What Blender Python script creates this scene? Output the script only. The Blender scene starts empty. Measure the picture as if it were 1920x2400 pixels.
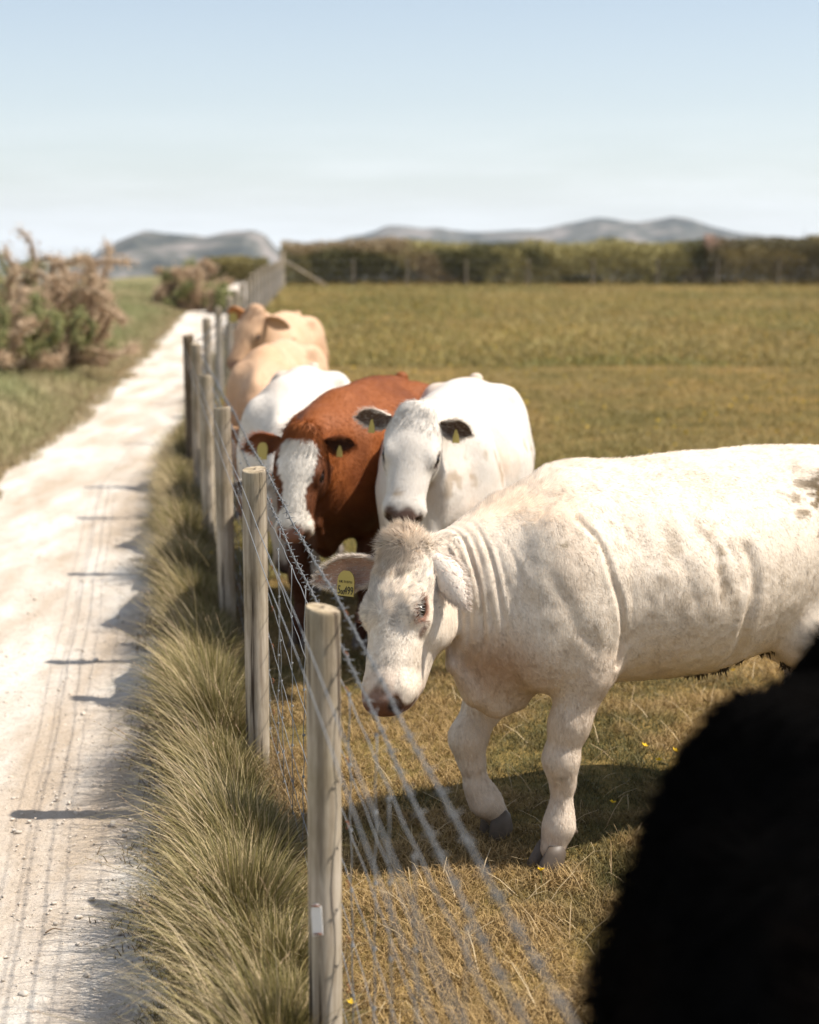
import bpy, math, random
import numpy as np
from mathutils import Vector, Matrix

R = math.radians
random.seed(11)
rng = np.random.default_rng(7)
SC = bpy.context.scene
COL = SC.collection

# ------------------------------------------------------------------ camera
cam = bpy.data.objects.new('camera', bpy.data.cameras.new('camera'))
COL.objects.link(cam)
cam.location = (0, 0, 1.75)
cam.rotation_euler = (R(90 - 8.67), 0, 0)
cam.data.sensor_fit = 'HORIZONTAL'
cam.data.sensor_width = 24.0
cam.data.lens = 50.0
cam.data.clip_start = 0.05
cam.data.clip_end = 20000
cam.data.dof.use_dof = True
cam.data.dof.focus_distance = 4.9
cam.data.dof.aperture_fstop = 2.2
SC.camera = cam

# ------------------------------------------------------------------ world, sun, exposure
SUN_EL, SUN_AZ = 55.5, 93.0            # azimuth clockwise from +Y (the view direction)
world = bpy.data.worlds.new('World')
SC.world = world
world.use_nodes = True
wn = world.node_tree.nodes
wl = world.node_tree.links
bg = wn['Background']
sky = wn.new('ShaderNodeTexSky')
sky.sky_type = 'NISHITA'
sky.sun_disc = False
sky.sun_elevation = R(SUN_EL)
sky.sun_rotation = R(SUN_AZ)
sky.air_density = 1.0
sky.dust_density = 0.7
sky.ozone_density = 2.2
bg.inputs['Strength'].default_value = 0.082
# thin white cloud bank low over the horizon, thinning upwards
tc = wn.new('ShaderNodeTexCoord'); sx = wn.new('ShaderNodeSeparateXYZ'); wl.new(tc.outputs['Generated'], sx.inputs[0])
el = wn.new('ShaderNodeMapRange'); el.inputs[1].default_value = 0.0; el.inputs[2].default_value = .15; el.inputs[3].default_value = .52; el.inputs[4].default_value = .27
wl.new(sx.outputs[2], el.inputs[0])
mp = wn.new('ShaderNodeMapping'); mp.inputs['Scale'].default_value = (3.0, 3.0, 26.0); wl.new(tc.outputs['Generated'], mp.inputs[0])
nz = wn.new('ShaderNodeTexNoise'); nz.inputs['Scale'].default_value = 2.2; nz.inputs['Detail'].default_value = 7; nz.inputs['Roughness'].default_value = .62; wl.new(mp.outputs[0], nz.inputs[0])
cr = wn.new('ShaderNodeMapRange'); cr.inputs[1].default_value = .40; cr.inputs[2].default_value = .72; cr.inputs[3].default_value = 0; cr.inputs[4].default_value = 1; wl.new(nz.outputs[0], cr.inputs[0])
bd = wn.new('ShaderNodeMapRange'); bd.inputs[1].default_value = .035; bd.inputs[2].default_value = .085; bd.inputs[3].default_value = .22; bd.inputs[4].default_value = 0; wl.new(sx.outputs[2], bd.inputs[0])
mu = wn.new('ShaderNodeMath'); mu.operation = 'MULTIPLY_ADD'; wl.new(cr.outputs[0], mu.inputs[0]); wl.new(bd.outputs[0], mu.inputs[1]); wl.new(el.outputs[0], mu.inputs[2])
e2 = wn.new('ShaderNodeMapRange'); e2.interpolation_type = 'SMOOTHSTEP'; e2.inputs[1].default_value = -.005; e2.inputs[2].default_value = .05; e2.inputs[3].default_value = .30; e2.inputs[4].default_value = 0; wl.new(sx.outputs[2], e2.inputs[0])
ad = wn.new('ShaderNodeMath'); ad.operation = 'ADD'; wl.new(mu.outputs[0], ad.inputs[0]); wl.new(e2.outputs[0], ad.inputs[1])
cmx = wn.new('ShaderNodeMix'); cmx.data_type = 'RGBA'; cmx.clamp_factor = True; wl.new(ad.outputs[0], cmx.inputs[0]); wl.new(sky.outputs[0], cmx.inputs[6]); cmx.inputs[7].default_value = (9.3, 9.75, 10.1, 1)
wl.new(cmx.outputs[2], bg.inputs['Color'])
sun = bpy.data.objects.new('sun', bpy.data.lights.new('sun', 'SUN'))
COL.objects.link(sun)
sun.data.energy = 4.9
sun.data.angle = R(0.53)
sun.data.color = (1.0, 0.93, 0.83)
sd = Vector((math.cos(R(SUN_EL)) * math.sin(R(SUN_AZ)), math.cos(R(SUN_EL)) * math.cos(R(SUN_AZ)), math.sin(R(SUN_EL))))
sun.rotation_euler = sd.to_track_quat('Z', 'Y').to_euler()
SC.view_settings.view_transform = 'Standard'
SC.view_settings.look = 'None'
SC.view_settings.exposure = 0.58
SC.view_settings.gamma = 1.0
SC.view_settings.use_curve_mapping = False
SC.cycles.max_bounces = 6
SC.cycles.volume_bounces = 0
SC.cycles.transparent_max_bounces = 8
SC.cycles.caustics_reflective = False
SC.cycles.caustics_refractive = False

# ------------------------------------------------------------------ helpers
def tag(o, label=None, cat=None, group=None, kind=None):
    if label: o['label'] = label
    if cat: o['category'] = cat
    if group: o['group'] = group
    if kind: o['kind'] = kind
    return o

def empty(name, loc=(0, 0, 0), rz=0.0):
    o = bpy.data.objects.new(name, None)
    COL.objects.link(o)
    o.location = loc
    o.rotation_euler = (0, 0, rz)
    o.empty_display_size = 0.1
    return o

def mesh_np(name, co, faces, mat=None, parent=None, smooth=True, color=None, normals=None, mats=None, midx=None):
    """co (N,3); faces (F,k) array of tris or quads, or a list of such arrays"""
    if isinstance(faces, np.ndarray): faces = [faces]
    me = bpy.data.meshes.new(name)
    co = np.asarray(co, np.float32)
    nl = sum(f.size for f in faces); nf = sum(len(f) for f in faces)
    me.vertices.add(len(co)); me.vertices.foreach_set('co', co.ravel())
    me.loops.add(nl); me.polygons.add(nf)
    me.loops.foreach_set('vertex_index', np.concatenate([f.ravel() for f in faces]).astype(np.int32))
    tot = np.concatenate([np.full(len(f), f.shape[1], np.int32) for f in faces])
    st = np.concatenate([[0], np.cumsum(tot)[:-1]]).astype(np.int32)
    me.polygons.foreach_set('loop_start', st)
    if smooth: me.polygons.foreach_set('use_smooth', np.ones(nf, bool))
    if midx is not None: me.polygons.foreach_set('material_index', np.asarray(midx, np.int32))
    me.update(calc_edges=True)
    if color is not None:
        a = me.color_attributes.new('col', 'FLOAT_COLOR', 'POINT')
        c = np.ones((len(co), 4), np.float32); c[:, :color.shape[1]] = color
        a.data.foreach_set('color', c.ravel())
    if normals is not None:
        me.normals_split_custom_set_from_vertices(np.asarray(normals, np.float32).tolist() if len(co) < 1000 else normals.astype(np.float32))
    for m in (mats or ([mat] if mat else [])): me.materials.append(m)
    o = bpy.data.objects.new(name, me)
    COL.objects.link(o)
    if parent: o.parent = parent
    return o

class MB:
    """collects rows of vertices and faces, builds one mesh"""
    def __init__(s): s.v = []; s.f3 = []; s.f4 = []; s.c = []; s.n = 0
    def add(s, v, f, c=None):
        v = np.asarray(v, np.float32).reshape(-1, 3); f = np.asarray(f, np.int32)
        (s.f3 if f.shape[1] == 3 else s.f4).append(f + s.n)
        s.v.append(v); s.n += len(v)
        s.c.append(np.broadcast_to(np.asarray(c if c is not None else (1, 1, 1), np.float32), (len(v), 3)))
        return s.n - len(v)
    def build(s, name, mat, parent=None, smooth=True, color=True):
        fs = [np.concatenate(x) for x in (s.f3, s.f4) if x]
        return mesh_np(name, np.concatenate(s.v), fs, mat, parent, smooth, np.concatenate(s.c) if color else None)

def frames(P):
    P = np.asarray(P, float)
    T = np.gradient(P, axis=0); T /= np.linalg.norm(T, axis=1)[:, None] + 1e-12
    up = np.array([0, 0, 1.0]); 
    if abs(T[0] @ up) > .9: up = np.array([1.0, 0, 0])
    N = []; n = up - T[0] * (up @ T[0]); n /= np.linalg.norm(n)
    for t in T:
        n = n - t * (n @ t); n /= np.linalg.norm(n) + 1e-12; N.append(n)
    N = np.array(N); return T, N, np.cross(T, N)

def tube(mb, P, r, k=6, c=None, cap=True):
    P = np.asarray(P, float); T, N, B = frames(P)
    r = np.broadcast_to(np.asarray(r, float), (len(P),))
    a = np.arange(k) * 2 * math.pi / k
    V = P[:, None] + (N[:, None] * np.cos(a)[None, :, None] + B[:, None] * np.sin(a)[None, :, None]) * r[:, None, None]
    V = V.reshape(-1, 3); n = len(P)
    i = np.arange(n - 1)[:, None] * k; j = np.arange(k)[None]; j2 = (j + 1) % k
    F = np.stack([i + j, i + j2, i + k + j2, i + k + j], -1).reshape(-1, 4)
    b = mb.add(V, F, c)
    if cap:
        for e, rev in ((0, True), (n - 1, False)):
            ring = [e * k + q for q in range(k)]
            if rev: ring = ring[::-1]
            tri = [(ring[0], ring[q], ring[q + 1]) for q in range(1, k - 1)]
            mb.f3.append(np.array(tri, np.int32) + b)

def smooth01(a, b, x):
    t = np.clip((x - a) / (b - a), 0, 1); return t * t * (3 - 2 * t)

def vnoise(P, seed=0):
    """cheap smooth value noise, numpy, P (N,d) -> -1..1"""
    P = np.asarray(P, float); N, d = P.shape
    i = np.floor(P).astype(np.int64); f = P - i; f = f * f * (3 - 2 * f)
    out = np.zeros(N)
    for m in range(2 ** d):
        w = np.ones(N); h = np.full(N, seed * 7919 + 13, np.int64)
        for k in range(d):
            b = (m >> k) & 1
            w *= f[:, k] if b else 1 - f[:, k]
            h = (h * 73856093 ^ ((i[:, k] + b) * (19349663 + 83492791 * k))) & 0x7fffffff
        h = (h ^ (h >> 13)) * 1274126177 & 0x7fffffff
        h = (h ^ (h >> 16)) & 0xffff
        out += w * (h / 32767.5 - 1)
    return out

def fbm(P, seed=0, o=3):
    P = np.asarray(P, float); s = 0; a = 1.0; t = 0
    for k in range(o):
        s = s + a * vnoise(P * 2 ** k, seed + k); t += a; a *= .5
    return s / t

# ------------------------------------------------------------------ materials
class NT:
    def __init__(s, name, rough=.8, spec=.3):
        s.m = bpy.data.materials.new(name); s.m.use_nodes = True
        s.n = s.m.node_tree.nodes; s.l = s.m.node_tree.links
        s.p = s.n['Principled BSDF']; s.p.inputs['Roughness'].default_value = rough
        s.p.inputs['Specular IOR Level'].default_value = spec
    def new(s, t, **k):
        x = s.n.new(t)
        for a, b in k.items():
            if a in x.inputs.keys(): x.inputs[a].default_value = b
            else: setattr(x, a, b)
        return x
    def link(s, a, b): s.l.new(a, b)
    def coord(s, scale=(1, 1, 1), kind='Object'):
        tc = s.new('ShaderNodeTexCoord'); mp = s.new('ShaderNodeMapping')
        mp.inputs['Scale'].default_value = scale
        s.link(tc.outputs[kind], mp.inputs[0]); return mp.outputs[0]
    def noise(s, vec, scale, detail=4, rough=.6, dist=0):
        x = s.new('ShaderNodeTexNoise'); x.inputs['Scale'].default_value = scale
        x.inputs['Detail'].default_value = detail; x.inputs['Roughness'].default_value = rough
        x.inputs['Distortion'].default_value = dist
        if vec is not None: s.link(vec, x.inputs['Vector'])
        return x.outputs['Fac']
    def ramp(s, fac, stops):
        x = s.new('ShaderNodeValToRGB'); e = x.color_ramp.elements
        while len(e) < len(stops): e.new(.5)
        for q, (p, c) in zip(e, stops):
            q.position = p; q.color = (*c, 1) if len(c) == 3 else c
        s.link(fac, x.inputs[0]); return x.outputs[0]
    def mix(s, fac, a, b, mode='MIX'):
        x = s.new('ShaderNodeMix', data_type='RGBA', blend_type=mode)
        for sock, v in ((x.inputs[0], fac), (x.inputs[6], a), (x.inputs[7], b)):
            if isinstance(v, (int, float)): sock.default_value = v
            elif isinstance(v, tuple): sock.default_value = (*v, 1)
            else: s.link(v, sock)
        return x.outputs[2]
    def bump(s, h, strength=.5, dist=.01, base=None):
        x = s.new('ShaderNodeBump'); x.inputs['Strength'].default_value = strength
        x.inputs['Distance'].default_value = dist; s.link(h, x.inputs['Height'])
        if base is not None: s.link(base, x.inputs['Normal'])
        s.link(x.outputs[0], s.p.inputs['Normal']); return x.outputs[0]
    def color(s, c):
        if isinstance(c, tuple): s.p.inputs['Base Color'].default_value = (*c, 1)
        else: s.link(c, s.p.inputs['Base Color'])
    def attr(s, name='col'):
        x = s.new('ShaderNodeAttribute', attribute_name=name); return x.outputs['Color']

def simple(name, c, rough=.7, metal=0, spec=.4, vary=.0, vs=30):
    t = NT(name, rough, spec); t.p.inputs['Metallic'].default_value = metal
    if vary:
        n = t.noise(t.coord(), vs, 5)
        t.color(t.mix(n, tuple(x * (1 - vary) for x in c), tuple(min(1, x * (1 + vary)) for x in c)))
    else: t.color(c)
    return t.m

def m_skin():
    t = NT('coat', .62, .25)
    c = t.attr()
    n = t.noise(t.coord((1, 1, 1)), 9, 4)
    n2 = t.noise(t.coord((26, 26, 5)), 8, 5, .65, .6)
    c = t.mix(n, c, t.mix(1.0, c, (.93, .90, .86), 'MULTIPLY'))
    c = t.mix(t.ramp(n2, [(.35, (0, 0, 0)), (.7, (1, 1, 1))]), t.mix(1.0, c, (.89, .85, .80), 'MULTIPLY'), c)
    t.color(c)
    t.bump(n2, .35, .006)
    return t.m

def m_attr(name, rough=.7, spec=.25, translucent=0.0):
    t = NT(name, rough, spec); c = t.attr(); t.color(c)
    if translucent:
        tr = t.new('ShaderNodeBsdfTranslucent'); t.link(c, tr.inputs['Color'])
        mx = t.new('ShaderNodeMixShader'); mx.inputs[0].default_value = translucent
        out = t.n['Material Output']
        t.link(t.p.outputs[0], mx.inputs[1]); t.link(tr.outputs[0], mx.inputs[2]); t.link(mx.outputs[0], out.inputs[0])
    return t.m

def m_wood():
    t = NT('weathered_wood', .85, .2)
    v = t.coord((1, 1, .06))
    g = t.noise(v, 60, 6, .7, .4)
    b = t.noise(t.coord((1, 1, .5)), 7, 4)
    c = t.ramp(g, [(.25, (.14, .11, .08)), (.42, (.34, .28, .215)), (.60, (.50, .43, .345)), (.8, (.62, .55, .46))])
    c = t.mix(t.ramp(b, [(.4, (0, 0, 0)), (.65, (1, 1, 1))]), c, t.mix(1.0, c, (.62, .60, .50), 'MULTIPLY'))
    # long drying cracks
    k = t.noise(t.coord((1, 1, .035)), 42, 3, .5, .3)
    kk = t.ramp(k, [(.35, (0, 0, 0)), (.40, (1, 1, 1))])
    c = t.mix(kk, (.07, .05, .035), c)
    t.color(t.mix(1.0, c, t.attr(), 'MULTIPLY'))
    bm = t.bump(g, .5, .003)
    t.bump(kk, .7, .004, bm)
    return t.m

def m_field():
    t = NT('pasture', .95, .1)
    v = t.coord()
    a = t.noise(v, 1.1, 5, .6)
    b = t.noise(v, 14, 6, .7)
    f = t.noise(v, 90, 4, .7)
    c1 = t.ramp(b, [(.3, (.060, .050, .017)), (.5, (.24, .168, .058)), (.7, (.42, .29, .11))])
    c2 = t.ramp(b, [(.3, (.08, .065, .020)), (.55, (.17, .135, .045)), (.75, (.28, .21, .075))])
    c = t.mix(t.ramp(a, [(.4, (0, 0, 0)), (.6, (1, 1, 1))]), c1, c2)
    c = t.mix(t.ramp(f, [(.3, (.25, .25, .25)), (.7, (.0, .0, .0))]), c, (.04, .03, .012))
    w2 = t.noise(t.coord((1, .45, 1)), .35, 4, .6)
    c = t.mix(t.ramp(w2, [(.42, (0, 0, 0)), (.60, (1, 1, 1))]), c, t.mix(1.0, c, (1.35, 1.22, 1.15), 'MULTIPLY'))
    t.color(c)
    t.bump(b, .9, .05)
    return t.m

def m_path():
    t = NT('chalk_gravel', .95, .15)
    v = t.coord()
    a = t.noise(t.coord((1, .25, 1)), 2.6, 5, .6)
    b = t.noise(v, 22, 8, .75)
    f = t.noise(v, 120, 5, .75)
    vo = t.new('ShaderNodeTexVoronoi'); vo.inputs['Scale'].default_value = 55; t.link(v, vo.inputs['Vector'])
    c = t.ramp(a, [(.36, (.49, .40, .31)), (.48, (.58, .505, .425)), (.62, (.70, .655, .59))])
    c = t.mix(t.ramp(b, [(.34, (.62, .60, .56)), (.52, (1, 1, 1))]), (.33, .27, .20), c)
    c = t.mix(t.ramp(f, [(.36, (1, 1, 1)), (.45, (0, 0, 0))]), c, t.mix(1.0, c, (.66, .61, .55), 'MULTIPLY'))
    t.color(c)
    h = t.mix(.5, b, f)
    bm = t.bump(h, .8, .018)
    t.bump(vo.outputs['Distance'], .35, .008, bm)
    return t.m

def m_soil(name, c1, c2):
    t = NT(name, .95, .1); b = t.noise(t.coord(), 18, 7, .7)
    t.color(t.ramp(b, [(.35, c1), (.65, c2)])); t.bump(b, .9, .03); return t.m

M = dict(
    coat_dull=m_attr('black_coat', 1.0, .0), hair_dull=m_attr('black_hair', 1.0, .0),
    coat=m_skin(), hair=m_attr('hair_strands', .6, .2, .35), wood=m_wood(), field=m_field(), path=m_path(),
    verge=m_soil('verge_soil_and_shade', (.040, .030, .018), (.15, .115, .075)),  # soil; its dark margin past the grass roots stands in for tussock shadow
    bank=m_soil('bank_turf', (.12, .115, .05), (.28, .24, .12)),
    blade=m_attr('grass_blades', .6, .2, .14),
    leaf=m_attr('leaves', .6, .25, .25),
    wire=simple('galvanised_wire', (.21, .215, .22), .6, .3, .4, .25, 60),
    rust=simple('rusty_staple', (.25, .10, .05), .8, .3, .3, .3, 90),
    stone=m_attr('stone', .9, .2),
    hill=None, far=None,
    eye=simple('eyeball', (.010, .007, .006), .16, 0, .5),
    hoof=simple('hoof_horn', (.10, .075, .055), .5, 0, .4, .3, 40),
    tagm=simple('yellow_tag', (.50, .38, .10), .5, 0, .4, .06, 60),
    ink=simple('tag_ink', (.02, .018, .015), .6),
    plate=simple('white_plate', (.80, .78, .76), .5, 0, .4, .04, 40),
    nose=simple('wet_nose', (.2, .1, .08), .35),
    petal=simple('yellow_petal', (.80, .55, .03), .5),
)
t = NT('moor', .95, .1)
a = t.noise(t.coord((1, 1, 1)), .012, 9, .7)
t.color(t.ramp(a, [(.38, (.035, .042, .040)), (.5, (.10, .10, .085)), (.60, (.24, .21, .19))])); M['hill'] = t.m
t = NT('lowland', .95, .1)
a = t.noise(t.coord((1, 1, 1)), .004, 8, .6)
t.color(t.ramp(a, [(.4, (.07, .09, .05)), (.6, (.16, .15, .09))])); M['far'] = t.m

# ------------------------------------------------------------------ terrain
FX = np.array([(-6, 1.27), (14, -1.80), (17, -2.00), (21, -2.33), (25, -2.62), (40, -3.55), (70, -5.16), (90, -6.3), (420, -25)])
def fx(y): return np.interp(y, FX[:, 0], FX[:, 1])
def left_edge(y):
    return np.interp(y, [-6, 14, 22, 30, 40, 50, 62, 85, 420], [-1.75, -1.72, -1.62, -1.72, -1.95, -2.0, -1.85, -3.5, -10]) + .03 * np.sin(y * 1.1) + .015 * np.sin(y * 5.3 + 1)
def right_edge(y):
    return np.interp(y, [-6, 8, 16, 30, 50, 62, 85, 420], [-.33, -.32, -.27, -.5, -.9, -.95, -1.7, -6]) + .018 * np.sin(y * 3.3 + 2) + .012 * np.sin(y * 7.9) + .010 * np.sin(y * 23) + .006 * np.sin(y * 51 + 1)
def ground_z(x, y):
    x = np.asarray(x, float); y = np.asarray(y, float)
    s = x - fx(y)
    z = .27 * smooth01(22, 45, y) + .07 * smooth01(45, 80, y)
    dip = -.17 + .10 * smooth01(14, 26, y)
    le, re = left_edge(y), right_edge(y)
    z = z + dip * smooth01(re + .17, re - .03, s) * (1 - smooth01(le + .05, le - .9, s))
    z = z + .24 * smooth01(le + .1, le - 2.2, s)
    z = z - 62 * smooth01(84, 420, y)
    z = z - 20 * smooth01(-6, -60, s) * smooth01(20, 70, y) * (1 - smooth01(84, 300, y))
    return z
def detail_z(x, y):
    P = np.stack([x, y], -1).reshape(-1, 2)
    d = .012 * fbm(P * 2.5, 3, 3) * (y.ravel() < 40)
    s = (x - fx(y)).ravel(); Y = y.ravel()
    on = (s < right_edge(Y)) & (s > left_edge(Y)) & (Y < 14)
    d = d + on * (.006 * fbm(P * 9, 5, 3) + .004 * vnoise(P * 40, 9))
    return d.reshape(x.shape)
YS = np.concatenate([np.arange(-6, 3, .25), np.arange(3, 9, .025), np.arange(9, 16, .06), np.arange(16, 40, .3), np.arange(40, 90, 1.0), np.arange(90, 421, 10.)])
def strip(name, mat, e0, e1, n, power=1.0):
    u = np.linspace(0, 1, n) ** power
    a, b = e0(YS), e1(YS)
    S = a[:, None] + (b - a)[:, None] * u[None]
    Y = np.repeat(YS[:, None], n, 1); X = S + fx(Y)
    Z = ground_z(X, Y) + detail_z(X, Y)
    V = np.stack([X, Y, Z], -1).reshape(-1, 3)
    i = np.arange(len(YS) - 1)[:, None] * n; j = np.arange(n - 1)[None]
    F = np.stack([i + j, i + j + 1, i + n + j + 1, i + n + j], -1).reshape(-1, 4)
    # winding: left-to-right edges must face up
    if (b - a)[0] < 0: F = F[:, ::-1]
    o = mesh_np(name, V, np.ascontiguousarray(F), mat)
    tag(o, kind='structure'); return o
zero = lambda y: 0 * y
strip('field', M['field'], lambda y: 0 * y + .02, lambda y: 0 * y + 160, 70, 2.6)
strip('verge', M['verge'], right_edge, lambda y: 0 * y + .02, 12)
strip('path', M['path'], left_edge, right_edge, 60)
strip('left_bank', M['bank'], left_edge, lambda y: left_edge(y) - 120, 60, 2.6)
mb = MB()
n = 60; g = np.sign(np.linspace(-1, 1, n)) * np.abs(np.linspace(-1, 1, n)) ** 1.5 * 9000
X, Y = np.meshgrid(g, g + 2500)
Z = -60 + 6 * fbm(np.stack([X, Y], -1).reshape(-1, 2) / 300, 4, 3).reshape(X.shape) - 3
i = np.arange(n - 1)[:, None] * n; j = np.arange(n - 1)[None]
o = mesh_np('lowland', np.stack([X, Y, Z], -1).reshape(-1, 3), np.stack([i + j, i + j + 1, i + n + j + 1, i + n + j], -1).reshape(-1, 4), M['far'])
tag(o, kind='structure')

# hills: ridge heights above camera level in metres at their distance
def hill(name, Y0, depth, prof, seed, base=-62, z0=1.75):
    xs = np.linspace(prof[0][0], prof[-1][0], 180); ys = np.linspace(-1, 1, 50)
    h = np.interp(xs, [p[0] for p in prof], [p[1] for p in prof]) + z0
    Xg, Yg = np.meshgrid(xs, ys)
    P = np.stack([Xg.ravel(), Yg.ravel() * depth], -1)
    n1 = fbm(P / 220, seed, 5).reshape(Xg.shape)
    h = h + 5 * fbm(np.stack([xs / 60, xs * 0], -1), seed + 5, 3)
    fall = np.exp(-(Yg / .5) ** 2)
    ed = smooth01(0, .06, (Xg - xs[0]) / (xs[-1] - xs[0])) * smooth01(0, .06, (xs[-1] - Xg) / (xs[-1] - xs[0]))
    Zg = base + (h[None] - base) * fall * ed + n1 * 16 * (1 - fall * .93)
    V = np.stack([Xg, Y0 + Yg * depth, Zg], -1).reshape(-1, 3)
    i = np.arange(49)[:, None] * 180; j = np.arange(179)[None]
    o = mesh_np(name, V, np.stack([i + j, i + j + 1, i + 181 + j, i + 180 + j], -1).reshape(-1, 4), M['hill'])
    tag(o, kind='structure')
def pr(pts, D):   # (display px, display py) ridge profile turned into metres at distance D
    return [((px * 1.113 - 960) / 4000 * D, (592 - py * 1.113) / 4000 * D) for px, py in pts]
hill('hill', 2300, 520, pr([(60, 640), (170, 570), (205, 540), (260, 508), (315, 489), (350, 493), (400, 499), (440, 499), (480, 492), (535, 484), (560, 494), (580, 520), (640, 560), (700, 600)], 2300), 21)
hill('hill', 3300, 620, pr([(560, 560), (660, 525), (740, 503), (790, 494), (815, 482), (850, 480), (900, 483), (950, 488), (1050, 487), (1130, 486), (1180, 477), (1250, 465), (1290, 466), (1330, 470), (1370, 463), (1405, 458), (1440, 466), (1490, 482), (1560, 493), (1700, 503), (1900, 520), (2100, 560)], 3300), 33)

# haze
hz = MB()
bx = np.array([(x, y, z) for x in (-5200, 5200) for y in (-900, 4600) for z in (-75, 110)], float)
hz.add(bx, [(0, 1, 3, 2), (4, 6, 7, 5), (0, 4, 5, 1), (2, 3, 7, 6), (0, 2, 6, 4), (1, 5, 7, 3)])
ho = hz.build('haze', None, smooth=False, color=False)
hm = bpy.data.materials.new('haze'); hm.use_nodes = True
hm.node_tree.nodes.remove(hm.node_tree.nodes['Principled BSDF'])
pv = hm.node_tree.nodes.new('ShaderNodeVolumePrincipled')
pv.inputs['Color'].default_value = (.82, .90, 1, 1); pv.inputs['Density'].default_value = .00009
pv.inputs['Anisotropy'].default_value = .3
hm.node_tree.links.new(pv.outputs[0], hm.node_tree.nodes['Material Output'].inputs['Volume'])
ho.data.materials.append(hm); tag(ho, kind='stuff')

# ------------------------------------------------------------------ implicit body modelling
def smin(a, b, k):
    h = np.clip(.5 + .5 * (b - a) / k, 0, 1); return b + (a - b) * h - k * h * (1 - h)
def smax(a, b, k): return -smin(-a, -b, k)
def ell(P, c, r, Rm=None):
    q = P - np.float32(c)
    if Rm is not None: q = q @ np.float32(Rm)          # columns of Rm = axes
    r = np.float32(r)
    k0 = np.linalg.norm(q / r, axis=1); k1 = np.linalg.norm(q / (r * r), axis=1) + 1e-9
    return k0 * (k0 - 1) / k1
def rc(P, a, b, ra, rb, flat=None):
    a = np.float32(a); b = np.float32(b)
    if flat is not None:                                # flat = (axis index, factor): squash that axis
        s = np.ones(3, np.float32); s[flat[0]] = 1 / flat[1]
        P = P * s; a = a * s; b = b * s
    ab = b - a; t = np.clip((P - a) @ ab / (ab @ ab), 0, 1)
    return np.linalg.norm(P - a - t[:, None] * ab, axis=1) - (ra + (rb - ra) * t)
def chain(P, pts, k=.03, flat=None):
    d = None
    for (a, ra), (b, rb) in zip(pts[:-1], pts[1:]):
        e = rc(P, a, b, ra, rb, flat); d = e if d is None else smin(d, e, k)
    return d
def loft(P, S, egg=0.0, p_low=.03):
    """S rows: x, top, bottom, halfwidth; elliptic sections"""
    S = np.array(S, float); x = P[:, 0]
    t = np.interp(x, S[:, 0], S[:, 1]); b = np.interp(x, S[:, 0], S[:, 2]); w = np.interp(x, S[:, 0], S[:, 3])
    zc = (t + b) / 2; h = (t - b) / 2
    qy = P[:, 1]; qz = P[:, 2] - zc; v_ = np.clip(qz / h, -1, 1); w = w * (1 - egg * np.clip(v_, 0, 1) ** 2 + p_low * np.clip(-v_, 0, 1))
    k0 = np.sqrt((qy / w) ** 2 + (qz / h) ** 2); k1 = np.sqrt((qy / w ** 2) ** 2 + (qz / h ** 2) ** 2) + 1e-9
    d = k0 * (k0 - 1) / k1
    d = np.maximum(d, -np.minimum(w, h))
    ex = np.maximum(S[0, 0] - x, x - S[-1, 0])
    return np.where(ex > 0, np.sqrt(np.maximum(d, 0) ** 2 + ex ** 2), d)

def dense_sections(S, n=60):
    S = np.array(S, float); xs = np.linspace(S[0, 0], S[-1, 0], n)
    out = [xs]
    for k in range(1, 4):
        y = np.interp(xs, S[:, 0], S[:, k])
        ker = np.exp(-np.linspace(-2, 2, 9) ** 2); ker /= ker.sum()
        yp = np.concatenate([[y[0]] * 4, y, [y[-1]] * 4]); y = np.convolve(yp, ker, 'valid'); out.append(y)
    return np.stack(out, -1)

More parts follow.
